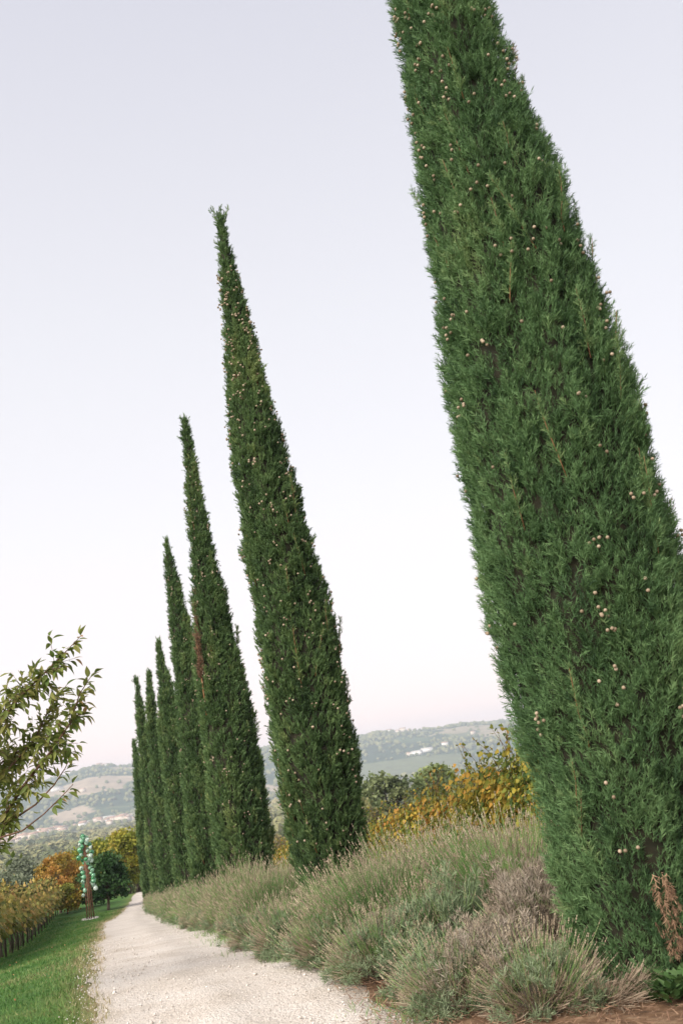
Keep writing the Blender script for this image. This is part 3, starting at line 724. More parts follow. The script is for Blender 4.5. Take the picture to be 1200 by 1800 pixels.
wm = [weed(0, 0, .075, 60, k) for k in range(3)]
for k, (x, y, s) in enumerate([(1.44, 6.33, 1.1), (1.56, 6.28, 1.2), (1.36, 6.25, .9), (1.50, 6.18, 1.2), (1.64, 6.36, 1.1), (1.16, 6.42, .5), (1.28, 6.34, .7), (1.62, 6.15, 1.2), (1.42, 6.12, 1.1), (1.72, 6.25, 1.2), (1.48, 6.42, .8)]):
    o = tag(link('weed', wm[k % 3]), 'leafy green weed on brown soil in the bottom right corner', 'weed', 'weeds at the foot of the nearest cypress'); o.location = (x, y, gz(x, y) + .06); o.scale = (s,) * 3; o.rotation_euler = (0, 0, k)
# small grass tufts where the bed meets the gravel
q = Acc(); N = 9000; gy_ = 6.6 + 34 * rng.random(N) ** 1.7; edge = road_r(gy_) + .12 + rng.normal(size=N) * .16; cl = fbm(gy_ * 1.3, edge * .5, 0, 91, 2) > .5
gy_, edge = gy_[cl], edge[cl]; N = len(gy_)
V, T, _, _ = stem_arrays(N, np.stack([edge, gy_, ground_z(edge, gy_) + .03], 1), norm(np.array([0, 0, 1.]) + rng.normal(size=(N, 3)) * .5), rng.uniform(.03, .10, N), np.full(N, .005), -.15, 1)
add_ribbons(q, V, T, np.clip(rng.random(N), 0, 1)); tag(q.build('verge_grass', M['stem']), 'sparse grass where the lavender bed meets the gravel', None, None, 'stuff')

# ------------------------------------------------------------------ lawn blades, gravel stones, fallen leaves
M['blade'] = leaf_mat('grass_blade', [(.045, .12, .024), (.075, .17, .036), (.14, .20, .058), (.27, .23, .12), (.40, .32, .20)], .6, .2)
q = Acc(); N = 98000
gy_ = 7.2 + 50 * rng.random(N) ** 2.3; off = rng.random(N) ** 1.15 * 7.0 - .10; x_ = road_l(gy_) - off + (fbm(gy_ * 1.6, 0, 0, 51, 3) - .5) * .3
dry = np.exp(-np.maximum(off, 0) / .32) * .55 + (fbm(x_ * 1.1, gy_ * 1.1, 0, 95, 3) - .5) * .9
hgt = rng.uniform(.02, .045, N) * (1 + gy_ / 60) * (1 + .6 * (off < .3))
kp = rng.random(N) < np.where(off < .15, .45, 1.0)
x_, gy_, dry, hgt = x_[kp], gy_[kp], dry[kp], hgt[kp]; N = len(x_)
V, T, _, _ = stem_arrays(N, np.stack([x_, gy_, ground_z(x_, gy_) + .015], 1), norm(np.array([0, 0, 1.]) + rng.normal(size=(N, 3)) * .55), hgt, rng.uniform(.004, .008, N) * (1 + gy_ / 13), -.2, 1)
V = V[:, :3]; T = np.array([(0, 1, 2)])
add_ribbons(q, V, T, np.clip(.27 + dry + rng.normal(size=N) * .12, 0, 1)); tag(q.build('lawn_grass', M['blade']), 'short green lawn grass left of the gravel road, dry along its edge', None, None, 'stuff')
M['stonebit'] = leaf_mat('gravel_stone', [(.36, .32, .28), (.53, .485, .44), (.62, .58, .545)], .9)
q = Acc(); N = 8000; gy_ = 6.6 + 14 * rng.random(N) ** 1.9; u_ = rng.random(N); lo, hi = road_l(gy_), road_r(gy_) + .4
x_ = lo + (hi - lo) * np.where(rng.random(N) < .35, np.where(rng.random(N) < .5, u_ ** 3 * .25 - .02, 1 - u_ ** 3 * .25 + .02), u_) + rng.normal(size=N) * .09
OCT = (np.array([(1, 0, 0), (-1, 0, 0), (0, 1, 0), (0, -1, 0), (0, 0, .8), (0, 0, -.8)], float), np.array([(0,2,4),(2,1,4),(1,3,4),(3,0,4),(2,0,5),(1,2,5),(3,1,5),(0,3,5)]))
q.inst(OCT, np.stack([x_, gy_, ground_z(x_, gy_) + .048], 1), frames(rng.normal(size=(N, 3))), rng.exponential(.0024, N) + .0025, rng.random(N))
tag(q.build('loose_gravel', M['stonebit']), 'loose pale stones scattered over the gravel road', None, None, 'stuff')
M['fallen'] = leaf_mat('fallen_leaf', [(.22, .09, .04), (.40, .17, .08), (.50, .30, .12)], .7, .1)
q = Acc(); N = 110; gy_ = 8 + 18 * rng.random(N) ** 1.4; x_ = road_l(gy_) - rng.random(N) * 4
LEAFQ = (np.array([(0, 0, 0), (.3, .5, .08), (-.3, .5, .08), (0, 1, 0)], float), np.array([(0, 1, 2), (1, 3, 2)]))
q.inst(LEAFQ, np.stack([x_, gy_, ground_z(x_, gy_) + .05], 1), frames(np.array([0, 0, 1.]) + rng.normal(size=(N, 3)) * .3), rng.uniform(.03, .065, N), rng.random(N))
tag(q.build('fallen_leaves', M['fallen']), 'brown leaves fallen on the lawn', None, None, 'stuff')

# ------------------------------------------------------------------ cherry tree reaching in from the left
def cherry_leaf_mesh(seed, tn):
    r = np.random.default_rng(seed); n = 6; V, T = [], []
    curl = r.uniform(.25, .6)
    for i in range(n + 1):
        t = i / n; w = .25 * math.sin(PI * min(1, t * 1.02) ** .85) * (1 - .25 * t); dr = -curl * t * t * .5
        V += [(-w, .05 * w / .2 , t)] if False else [(-w, w * .45 + dr, t), (0, dr, t), (w, w * .45 + dr, t)]
    for i in range(n):
        for j in (0, 1):
            a = i * 3 + j; T += [(a, a + 1, a + 4), (a, a + 4, a + 3)]
    A = Acc(); A.add(np.array(V), T, np.clip(tn + np.repeat(np.linspace(-.05, .12, n + 1), 3), 0, 1)); A.add(*tube([(0, 0, -.22), (0, 0, 0)], [.012, .01], 3), .9)
    return A
cherry = thing('cherry_tree', 'leafy green cherry tree reaching in from the left edge above the lawn', 'tree', (-4.9, 9.4, gz(-4.9, 9.4)))
CO = np.array(cherry.location)
q = Acc(); q.add(*tube(np.array([(-4.9, 9.4, -.6), (-4.85, 9.35, .3), (-4.7, 9.3, .9)]) - CO * [1, 1, 1], [.11, .09, .08], 8)); q.build('trunk', M['bark'], cherry)
BR = [[(-4.7, 9.3, .9), (-4.1, 9.2, 1.7), (-3.6, 9.05, 2.15), (-3.31, 9.0, 2.4), (-3.06, 8.95, 2.62), (-2.84, 8.9, 2.77), (-2.65, 8.9, 2.92), (-2.48, 8.85, 3.04)],
      [(-4.7, 9.3, .9), (-3.9, 9.2, 1.2), (-3.44, 9.1, 1.49), (-3.14, 9.05, 1.83), (-2.86, 9.0, 2.09), (-2.67, 9.0, 2.31), (-2.57, 9.0, 2.55), (-2.43, 9, 2.72)],
      [(-4.1, 9.2, 1.6), (-3.7, 9.25, 1.78), (-3.44, 9.3, 1.92), (-3.11, 9.3, 2.22), (-2.94, 9.3, 2.5), (-2.77, 9.3, 2.68)],
      [(-4.3, 9.2, 1.1), (-3.8, 9.0, 1.3), (-3.47, 8.9, 1.39), (-3.37, 8.9, 1.41), (-3.11, 8.85, 1.45), (-2.9, 8.8, 1.56), (-2.74, 8.8, 1.68), (-2.63, 8.8, 1.77)],
      [(-3.9, 9.2, 1.2), (-3.41, 9.1, 1.46), (-3.26, 9.1, 1.56), (-3.05, 9.05, 1.65), (-2.86, 9.0, 1.79), (-2.75, 9.0, 1.92), (-2.71, 9.0, 1.99)],
      [(-4.1, 9.2, 1.75), (-3.6, 9.3, 2.3), (-3.38, 9.3, 2.51), (-3.29, 9.3, 2.63), (-3.21, 9.3, 2.74), (-3.15, 9.3, 2.79)],
      [(-4.2, 9.3, 1.5), (-3.7, 9.5, 1.95), (-3.42, 9.5, 2.12), (-3.22, 9.5, 2.19), (-3.01, 9.5, 2.26), (-2.88, 9.5, 2.19)],
      [(-4.3, 9.2, .95), (-3.7, 9.0, 1.15), (-3.47, 9.0, 1.3), (-3.37, 9, 1.38), (-3.31, 9, 1.56), (-3.27, 9, 1.75)]]
LEAFY = [1.3, 1.2, 1.2, .22, .22, .9, 1.2, .6]
rng = np.random.default_rng(303)
slots = []                                                      # position, direction of each leaf
for bi, (pts, lf) in enumerate(zip(BR, LEAFY)):
    pts = np.array(pts); rad = np.linspace(.022 if bi < 3 else .014, .0025, len(pts))
    q = Acc(); q.add(*tube(pts - CO, rad, 6)); q.build('branch', M['twig'], cherry)
    seg = np.linalg.norm(np.diff(pts, axis=0), axis=1); cum = np.concatenate([[0], np.cumsum(seg)]); Lb = cum[-1]
    at = lambda s: np.array([np.interp(s, cum, pts[:, k]) for k in range(3)])
    s = Lb * (.40 if lf > .5 else .86)
    while s < Lb:
        p = at(s); d = norm(at(min(Lb, s + .05)) - at(s - .05))
        nl = 1
        sd = norm(rng.normal(size=3) * [1, .6, .5])
        slots.append((p, norm(d * .5 + sd * .6 + np.array([.12, 0, -.32]))))
        if lf > .5 and s < Lb * .90 and rng.random() < .42 * lf:     # a side twig with its own leaves
            dt = norm(d * .6 + rng.normal(size=3) * [.6, .5, .5] + np.array([0, 0, .05])); Lt = rng.uniform(.10, .26)
            tp = p + dt * Lt; tq = Acc(); tq.add(*tube(np.array([p, p + dt * Lt * .5 + [0, 0, .01], tp]) - CO, [.003, .0022, .0014], 4)); tq.build('twig', M['twig'], cherry)
            for ss in np.arange(.03, Lt + .01, .024):
                sd = norm(rng.normal(size=3)); slots.append((p + dt * ss, norm(dt * .5 + sd * .65 + np.array([.1, 0, -.35]))))
        s += .0145 / (1 if lf > .5 else .8)
lm = [cherry_leaf_mesh(k, tn).mesh('leaf', M['cherry'], True) for k, tn in enumerate([.05, .15, .3, .45, .6, .8])]
order = sorted(range(len(slots)), key=lambda i: -slots[i][0][0])
rest = Acc()
for rank, i in enumerate(order):
    p, d = slots[i]; x = norm(np.cross(np.array([0, 0, 1.]), d) + rng.normal(size=3) * .35); yv = np.cross(d, x); s = rng.uniform(.075, .118)
    if rank < 300:
        o = link('leaf', lm[int(min(5, max(0, rng.normal(2.2, 1.5) + (1.2 if rank < 60 else 0))))], cherry)
        mw = Matrix([[x[k] * s, yv[k] * s, d[k] * s, (p - CO)[k] + d[k] * s * .2] for k in range(3)] + [[0, 0, 0, 1]]); o.matrix_basis = mw
    else:
        rest.inst((np.array([(0, 0, 0), (.2, .09, .35), (0, 0, .4), (-.2, .09, .35), (.16, .0, .7), (-.16, .0, .7), (0, -.15, 1)], float), np.array([(0,1,2),(0,2,3),(1,4,2),(3,2,5),(2,4,6),(2,6,5)])), p[None] - CO, np.stack([x, yv, d], 1)[None], np.array([s]), np.array([rng.uniform(.05, .65)]))
# more leaves further in, outside or at the border of the frame
N = 900; c = np.array([(-3.75, 9.3, 2.0)]) + rng.normal(size=(N, 3)) * [.22, .35, .36]; kp = c[:, 0] < -3.36; c = c[kp]; N = len(c)
rest.inst((np.array([(0, 0, 0), (.2, .09, .35), (0, 0, .4), (-.2, .09, .35), (.16, .0, .7), (-.16, .0, .7), (0, -.15, 1)], float), np.array([(0,1,2),(0,2,3),(1,4,2),(3,2,5),(2,4,6),(2,6,5)])), c - CO, frames(rng.normal(size=(N, 3)) + [0, 0, -.5]), rng.uniform(.07, .11, N), rng.uniform(.0, .5, N))
tag(rest.build('foliage', M['cherry'], cherry), kind='stuff')

# ------------------------------------------------------------------ vines
VLEAF = (np.array([(0, 0, 0), (.48, .1, .15), (.34, -.03, .5), (.30, .04, .85), (0, -.08, .62), (0, .0, 1.1), (-.30, .04, .85), (-.34, -.03, .5), (-.48, .1, .15)], float),
         np.array([(0, 1, 2), (0, 2, 4), (2, 3, 4), (3, 5, 4), (4, 5, 6), (4, 6, 7), (0, 4, 7), (0, 7, 8)]))
def vine(seed, mat, n=520, ls=.10, lo=.62, hi=1.75, name='grapevine'):
    global rng
    rng = np.random.default_rng(seed)
    root = thing(name, 'x', 'grapevine')
    q = Acc(); q.add(*tube([(0, 0, -.05), (.05, .03, .3), (-.03, 0, .6), (.02, 0, .85)], [.035, .03, .026, .022], 6)); q.add(*tube([(0, -.55, .86), (0, 0, .84), (0, .55, .87)], [.012, .02, .012], 5)); q.build('trunk', M['vine_bark'], root)
    x_ = rng.normal(size=n) * .20; y_ = rng.uniform(-.62, .62, n); z_ = lo + (hi - lo) * rng.beta(1.5, 1.15, n); x_ = x_ * (1.0 + .5 * (z_ < 1.4))
    top = vnoise(y_ * 3, seed, 0, 5) * .35; z_ = lo + (z_ - lo) * (.82 + top)
    tn = np.clip(.42 + (fbm(y_ * 3, z_ * 3, x_ * 4, seed, 2) - .5) * 1.5 + rng.normal(size=n) * .16, 0, 1)
    q = Acc(); d = np.stack([np.sign(x_) * .5, rng.normal(size=n) * .5, -rng.uniform(.2, 1.1, n)], 1); q.inst(VLEAF, np.stack([x_, y_, z_], 1), frames(d, np.stack([np.sign(x_), rng.normal(size=n) * .5, rng.normal(size=n) * .5], 1)), rng.uniform(.6, 1.2, n) * ls, tn)
    st = Acc()
    for k in range(7):                                                     # shoots poking out of the top
        y0 = rng.uniform(-.5, .5); L_ = rng.uniform(.25, .6); dx, dy = rng.normal(size=2) * .22
        P = np.array([(0, y0, hi - .25), (dx * .4, y0 + dy * .4, hi + L_ * .2), (dx, y0 + dy, hi + L_ * .75)]); st.add(*tube(P, [.005, .004, .002], 4))
        for t in np.linspace(.25, 1, 8):
            p = P[0] * (1 - t) + P[2] * t; dd = norm(rng.normal(size=3) + [0, 0, -.2]); q.inst(VLEAF, p[None], frames(dd[None]), np.array([ls * rng.uniform(.5, 1)]), np.array([np.clip(rng.normal(.35, .25), 0, 1)]))
    q.build('foliage', mat, root); tag(st.build('shoot', M['twig'], root), kind='stuff')
    KIDS[root.name] = list(root.children)
    return root
VR = [vine(400 + k, M['vine'], 1500, .072, .40, 1.82) for k in range(3)]
VL = [vine(420 + k, M['vine_l'], 300, .15, .72, 1.55) for k in range(2)]
vu = set()
def put_vine(protos, k, x, y, label, group, sc=1.0):
    o = protos[k % len(protos)]; loc = (x, y, gz(x, y)); rz = math.atan(.29) + (PI if random.random() < .5 else 0)
    if o.name not in vu: vu.add(o.name); o.location = loc; o.rotation_euler = (0, 0, rz); o.scale = (sc,) * 3; tag(o, label, None, group)
    else: copy_tree(o, loc, rz, sc, label, group)
pm = Acc(); pm.add(*box(-.03, .03, -.03, .03, -.1, 1.7)); POST = pm.mesh('vineyard_post', M['vine_bark'])
def put_post(x, y, label, group, h=1.0):
    o = tag(link('vineyard_post', POST), label, 'post', group); o.location = (x, y, gz(x, y)); o.scale = (1, 1, h); o.rotation_euler = (0, 0, .3)
i = 0; y = 8.2
while y < 58:
    put_vine(VR, i, row_x(y) + 2.55 + random.uniform(-.05, .05), y, 'orange and yellow-green grapevine in the row behind the cypresses', 'grapevines in the row behind the cypresses', random.uniform(.92, 1.1) * np.interp(y, [8, 13, 17, 24], [1.06, 1.04, .88, .84]))
    if i % 5 == 0: put_post(row_x(y) + 2.55, y + .45, 'dark post in the orange vine row behind the cypresses', 'posts of the vine row behind the cypresses', .92)
    y += .98; i += 1
for y in np.arange(12, 62, 1.5):
    put_vine(VR, i, row_x(y) + 5.0, y, 'yellowing grapevine in the second row behind the cypresses', 'grapevines in the second row behind the cypresses', random.uniform(.82, .95)); i += 1
for rr_, (y0, y1) in enumerate([(20, 62), (24, 60), (28, 58)]):
    y = y0; nm = ['front', 'second', 'third'][rr_]
    while y < y1:
        x = -3.56 - .27 * y - rr_ * 2.3
        put_vine(VL, i, x, y, 'brownish yellow-green grapevine in the %s row left of the lawn' % nm, 'grapevines in the %s row left of the lawn' % nm, random.uniform(.98, 1.15))
        if i % 2 == 0 and rr_ == 0: put_post(x + .12, y + .5, 'thin dark post along the front vine row left of the lawn', 'posts along the vine row left of the lawn', .8)
        y += 1.02; i += 1

# ------------------------------------------------------------------ broadleaved trees
QUAD = (np.array([(-.5, 0, 0), (.5, 0, 0), (.42, .12, .8), (-.42, .12, .8)], float), np.array([(0, 1, 2), (0, 2, 3)]))
def tree(name, label, seed, H, W, mat, n=3200, leaf=.2, trunk=.22, lobes=16, low=.25, group=None, cat='tree'):
    """tapered trunk with limbs, leaves in uneven lobes round them"""
    global rng
    rng = np.random.default_rng(seed)
    root = thing(name, label, cat, group=group)
    q = Acc(); q.add(*tube([(0, 0, -.3), (.02 * H, 0, H * trunk), (0, .02 * H, H * .6), (0, 0, H * .9)], [.03 * H + .02, .022 * H + .01, .012 * H, .003 * H], 7))
    cs = []
    for k in range(lobes):
        a = k * 2.4 + rng.uniform(-.4, .4); t = (k + .5) / lobes; zz = H * (low + (1 - low) * (.12 + .80 * t)); rr_ = W * .5 * math.sin(PI * min(1, .16 + .80 * t)) ** .7 * rng.uniform(.45, .85)
        c = np.array([math.cos(a) * rr_, math.sin(a) * rr_, zz]); cs.append((c, W * rng.uniform(.13, .23)))
        q.add(*tube([(0, 0, H * trunk + (zz - H * trunk) * .35), c * [.5, .5, 1] - [0, 0, .08 * H], c], [.010 * H, .006 * H, .002 * H], 4))
    q.build('trunk', M['bark'], root)
    a = Acc(); per = n // lobes
    for c, r_ in cs:
        o = norm(rng.normal(size=(per, 3))); o[:, 2] = np.where(o[:, 2] < -.4, -o[:, 2] * .5, o[:, 2])
        rad = r_ * rng.uniform(.55, 1.12, per) * (.75 + .5 * vnoise(o[:, 0] * 3 + c[0], o[:, 1] * 3, o[:, 2] * 3, seed))
        p = c + o * rad[:, None] * [1, 1, .8]
        tn = np.clip(.5 + rng.normal() * .16 + (fbm(p[:, 0] / W * 5, p[:, 1] / W * 5, p[:, 2] / W * 5, seed + 3, 2) - .5) * .9 + rng.normal(size=per) * .12, 0, 1)
        a.inst(QUAD, p, frames(o + rng.normal(size=(per, 3)) * .7), leaf * rng.uniform(.6, 1.3, per), tn)
    a.build('crown', mat, root); KIDS[root.name] = list(root.children)
    return root
LM = {
 'dark': leaf_mat('leaf_dark', [(.018, .05, .016), (.035, .085, .022), (.06, .12, .035)], .6, .15),
 'orange': leaf_mat('leaf_orange', [(.13, .13, .025), (.28, .22, .035), (.40, .26, .05), (.43, .235, .06)], .6, .25, .15),
 'yellow': leaf_mat('leaf_yellow', [(.10, .13, .02), (.20, .22, .03), (.32, .28, .04), (.44, .28, .06)], .6, .25, .15),
 'olive': leaf_mat('leaf_olive', [(.09, .11, .045), (.16, .18, .075), (.24, .25, .11)], .6, .15, .4),
 'tan': leaf_mat('leaf_tan', [(.15, .14, .05), (.26, .235, .09), (.37, .32, .14)], .6, .15, .4),
 'grey': leaf_mat('leaf_grey', [(.12, .14, .09), (.20, .22, .15), (.28, .30, .21)], .6, .15, .3),
 'green': leaf_mat('leaf_green', [(.09, .13, .05), (.155, .20, .08), (.22, .27, .12)], .6, .15, .4)}
def put(o, x, y, rz=0, sc=1.0): o.location = (x, y, gz(x, y)); o.rotation_euler = (0, 0, rz); o.scale = (sc,) * 3; return o
put(tree('maple_tree', 'small dark green tree with a round crown on the lawn right of the glass sculpture', 501, 2.75, 2.7, LM['dark'], 5200, .13, .17, 22, .14), -16.15, 58.8, 0, 1.06)
put(tree('autumn_tree', 'orange and gold autumn tree left of the glass sculpture', 502, 3.9, 3.6, LM['orange'], 6500, .13, .1, 22, .04), -20.35, 63.5, 0, .88)
put(tree('autumn_tree', 'small gold bush-like tree low at the end of the left vines', 503, 1.6, 2.1, LM['yellow'], 2600, .12, .1, 12, .05), -19.3, 61.5)
put(tree('yellow_green_tree', 'yellow-green tree behind the far end of the road, beside the last cypress', 504, 5.1, 4.8, LM['yellow'], 8000, .17, .12, 26, .06), -20.0, 79.0, 0, .9)
put(tree('yellow_green_tree', 'yellow tree with an orange patch behind the dark green round tree', 505, 3.9, 4.4, LM['yellow'], 6000, .16, .12, 22, .06), -21.6, 76.0)
put(tree('grey_green_tree', 'pale grey-green willow-like tree left of the orange autumn tree', 506, 4.6, 3.9, LM['grey'], 5000, .17, .12, 18, .05), -31.5, 88.0)
put(tree('dark_shrub', 'dark green shrub behind the foot of the glass sculpture', 507, 1.5, 2.4, LM['dark'], 2200, .12, .1, 12, .02), -19.2, 66.0)

# named trees behind the vines on the right
put(tree('oak_tree', 'rounded green tree behind the vines, nearest the second cypress', 511, 10.4, 8.5, LM['olive'], 6500, .30, .15, 24, .15), .2, 112)
put(tree('oak_tree', 'darker rounded tree behind the vines, in the middle of the gap', 512, 11.2, 7.6, LM['green'], 6500, .30, .15, 24, .15), 5.9, 116)
put(tree('oak_tree', 'broad green tree behind the vines, right of the middle one', 513, 9.2, 7.5, LM['olive'], 6000, .30, .15, 22, .12), 9.2, 114)
put(tree('oak_tree', 'low green tree behind the vines beside the second cypress trunk', 514, 7.2, 7.5, LM['olive'], 5000, .30, .15, 20, .10), -3.2, 104)
put(tree('poplar_tree', 'thin yellowish tree rising between the green trees and the orange vines', 515, 8.0, 4.2, LM['tan'], 2600, .26, .15, 16, .15), 10.2, 104)
put(tree('poplar_tree', 'pale tan tree behind the right end of the vines', 516, 7.6, 5.0, LM['tan'], 3000, .26, .15, 16, .15), 13.5, 106)
put(tree('oak_tree', 'small dark round tree on the slope near the nearest cypress', 517, 9.4, 6.2, LM['green'], 4000, .30, .3, 18, .3), 14.9, 124)

# the wood below the road, tree by tree
protos = []
for k, (nm, lm_, H_, W_) in enumerate([('oak_tree', 'olive', 7.6, 7.2), ('oak_tree', 'tan', 7.2, 7.0), ('ash_tree', 'tan', 8.2, 6.0), ('oak_tree', 'green', 7.4, 7.6), ('willow_tree', 'grey', 7.0, 7.0), ('ash_tree', 'olive', 8.0, 6.2), ('autumn_tree', 'yellow', 7.0, 6.6)]):
    col_ = {'olive': 'olive green', 'tan': 'dull yellow', 'green': 'dark green', 'grey': 'grey green', 'yellow': 'golden'}[lm_]
    o = tree(nm, '%s broadleaved tree in the wood below the road' % col_, 520 + k, H_, W_, LM[lm_], 4600, .29, .14, 22, .08, 'trees in the wood below the road'); protos.append((o, lm_))
rng = np.random.default_rng(88)
pts = []
tries = 0
while len(pts) < 230 and tries < 30000:
    tries += 1
    r_ = math.sqrt(rng.uniform(106 ** 2, 420 ** 2)); a_ = rng.uniform(-.47, -.20) if rng.random() < .8 else rng.uniform(-.15, .20)
    if a_ > -.16 and r_ < 150: continue
    x, y = a_ * r_, r_
    if -.285 < a_ < -.2 and r_ < 100: continue
    if all((x - u) ** 2 + (y - v) ** 2 > 5.2 ** 2 for u, v in pts): pts.append((x, y))
pts.sort(key=lambda p: p[1])
first = set()
for (x, y) in pts:
    k = int(rng.choice(7, p=[.2, .22, .16, .14, .12, .12, .04])); o, lm_ = protos[k]
    s = rng.uniform(.72, 1.1) * (.8 if y < 130 else 1.0)
    if k not in first: first.add(k); put(o, x, y, rng.uniform(0, 6), s)
    else: copy_tree(o, (x, y, gz(x, y)), rng.uniform(0, 6), s)
for k in range(7):
    if k not in first: put(protos[k][0], -60 - 8 * k, 170, 0, 1)

# woods further off: clumps of leaves, one mass
def clump(seed, n=26):
    r = np.random.default_rng(seed); V, T = [], []
    for i in range(n):
        o = norm(r.normal(size=3)); o[2] = abs(o[2]) * 1.1 - .25; p = o * r.uniform(.75, 1.05); a_, b_ = norm(np.cross(o, r.normal(size=3))), None; b_ = np.cross(o, a_) + o * .3
        k = len(V); s = r.uniform(.30, .5); V += [p - a_ * s, p + a_ * s, p + b_ * s * 1.3]; T.append((k, k+1, k+2))
    return np.array(V), np.array(T)
CL = [clump(k) for k in range(4)]; BL = [ico(1, .22, k) for k in range(3)]
M['wood'] = leaf_mat('woodland', [(.08, .10, .045), (.155, .165, .07), (.245, .235, .10), (.36, .30, .13)], .8, .1)
q = Acc(); N = 4700
r_ = np.sqrt(rng.uniform(400 ** 2, 1500 ** 2, N) * .5 + .5 * rng.uniform(400, 2350, N) ** 2); a_ = rng.uniform(-.62, .42, N); a_ = np.where(rng.random(N) < .55, rng.uniform(-.45, -.2, N), a_)
x_, y_ = a_ * r_, r_; keep = fbm(x_ / 160, y_ / 160, 0, 61, 3) > .38 + .10 * sstep(900, 2300, r_); x_, y_, r_ = x_[keep], y_[keep], r_[keep]; N = len(x_)
R_ = rng.uniform(3.2, 5.4, N) * (1 + r_ / 2600); tn = np.clip(fbm(x_ / 70, y_ / 70, 0, 66, 3) * 1.5 - .25 + rng.normal(size=N) * .14, 0, 1); k = rng.integers(0, 4, N)
pos = np.stack([x_, y_, ground_z(x_, y_) + R_ * .8], 1); I3 = np.tile(np.eye(3), (N, 1, 1)); cz = rng.random(N) * 6.28
I3[:, 0, 0] = np.cos(cz); I3[:, 0, 1] = -np.sin(cz); I3[:, 1, 0] = np.sin(cz); I3[:, 1, 1] = np.cos(cz)
for j in range(4):
    s = k == j; q.inst(CL[j], pos[s], I3[s], R_[s], tn[s])
for j in range(3):
    s = k % 3 == j; q.inst(BL[j], pos[s] - [0, 0, .4], I3[s], R_[s] * .82, np.maximum(0, tn[s] - .12))
tag(q.build('woodland', M['wood']), 'autumn woodland covering the slope down to the town', None, None, 'stuff')
q = Acc(); N = 900; a_ = rng.uniform(-.46, -.2, N); r_ = rng.normal(np.interp(a_, [-.44, -.34, -.30, -.27, -.2], [2120, 2330, 2560, 2720, 2820]), 190); x_, y_ = a_ * r_, r_
R_ = rng.uniform(3.5, 8, N); q.inst(BL[0], np.stack([x_, y_, ground_z(x_, y_) + R_ * .5], 1), frames(rng.normal(size=(N, 3))), R_, np.clip(rng.normal(.35, .2, N), 0, 1))
tag(q.build('town_trees', M['wood']), 'green trees filling the gaps between the houses of the town', None, None, 'stuff')
q = Acc(); N = 22000; x_ = rng.uniform(HX0, HX1, N); y_ = rng.uniform(HY0 + 150, HY1 - 300, N); a_ = x_ / y_; r_ = np.hypot(x_, y_)
lt = land_type(x_, y_); ok = (a_ > -.5) & (a_ < .42) & (r_ < 4500) & (r_ > 2650)
pr_ = np.where(lt < .2, .75, np.where(lt < .5, .16, .035)) * (.4 + 1.2 * (fbm(x_ / 130, y_ / 130, 0, 71, 2) > .45)); pr_ = np.where((r_ > 4230) & (r_ < 4330), .6, pr_)
ok &= rng.random(N) < pr_; x_, y_ = x_[ok], y_[ok]; N = len(x_); R_ = rng.uniform(4.5, 9.5, N); k = rng.integers(0, 3, N)
tn = np.clip(.18 + .5 * fbm(x_ / 90, y_ / 90, 0, 81, 2) + rng.normal(size=N) * .15 - .1, 0, .8); pos = np.stack([x_, y_, ground_z(x_, y_) + R_ * .5], 1)
for j in range(3):
    s = k == j; q.inst(BL[j], pos[s], frames(rng.normal(size=(int(s.sum()), 3))), R_[s], tn[s])
tag(q.build('hillside_woods', M['wood']), 'distant woods dotted over the far hills', None, None, 'stuff')

# ------------------------------------------------------------------ the town in the valley and farms on the hills
M['roof'] = noisy_mat('roof_tile', [(.36, .22, .16), (.50, .33, .26)], .4, .9, 0)
M['roof2'] = noisy_mat('roof_grey', [(.40, .37, .34), (.55, .52, .49)], .4, .9, 0)
M['wallc'] = noisy_mat('render_cream', [(.60, .50, .40), (.72, .63, .54)], .2, .9, 0)
M['wallw'] = noisy_mat('render_white', [(.74, .70, .66), (.80, .77, .74)], .2, .9, 0)
M['wallp'] = noisy_mat('render_pink', [(.62, .42, .34), (.72, .52, .44)], .2, .9, 0)
M['pane'] = noisy_mat('window_glass', [(.06, .07, .08), (.12, .13, .15)], .5, .3, 0)
def house(L_, W_, H_, wm_, rm_, label, name='house'):
    root = thing(name, label, 'house' if name == 'house' else 'building', group='houses of the town in the valley')
    q = Acc(); q.add(*box(-L_/2, L_/2, -W_/2, W_/2, -3, H_)); q.build('wall', M[wm_], root)
    q = Acc(); e = .6; h = W_ * .22
    V = np.array([(-L_/2-e, -W_/2-e, H_), (L_/2+e, -W_/2-e, H_), (L_/2+e, W_/2+e, H_), (-L_/2-e, W_/2+e, H_), (-L_/2-e, 0, H_+h), (L_/2+e, 0, H_+h)], float)
    V[:, 2] += .02; q.add(V, [(0,1,5),(0,5,4),(2,3,4),(2,4,5),(0,4,3),(1,2,5),(0,3,2),(0,2,1)]); q.build('roof', M[rm_], root)
    q = Acc()
    for z in np.arange(1.0, H_ - 1.4, 3.0):
        for x in np.arange(-L_/2 + 1.6, L_/2 - 1.2, 3.2): q.add(*box(x, x + 1.0, -W_/2 - .06, -W_/2 + .05, z, z + 1.4))
    tag(q.build('window', M['pane'], root), kind='stuff'); KIDS[root.name] = list(root.children); return root
HS = [house(14, 10, 6.5, 'wallc', 'roof', 'cream house with a terracotta roof in the town across the valley'), house(18, 11, 9, 'wallw', 'roof', 'white house with a terracotta roof in the town across the valley'),
      house(12, 9, 6, 'wallp', 'roof', 'pink house with a terracotta roof in the town across the valley'), house(34, 16, 7, 'wallw', 'roof2', 'long white building with a pale roof in the town across the valley', 'warehouse'), house(22, 12, 12, 'wallc', 'roof', 'taller cream block with a terracotta roof in the town across the valley', 'house')]
rng = np.random.default_rng(99); hu = set(); hp = []
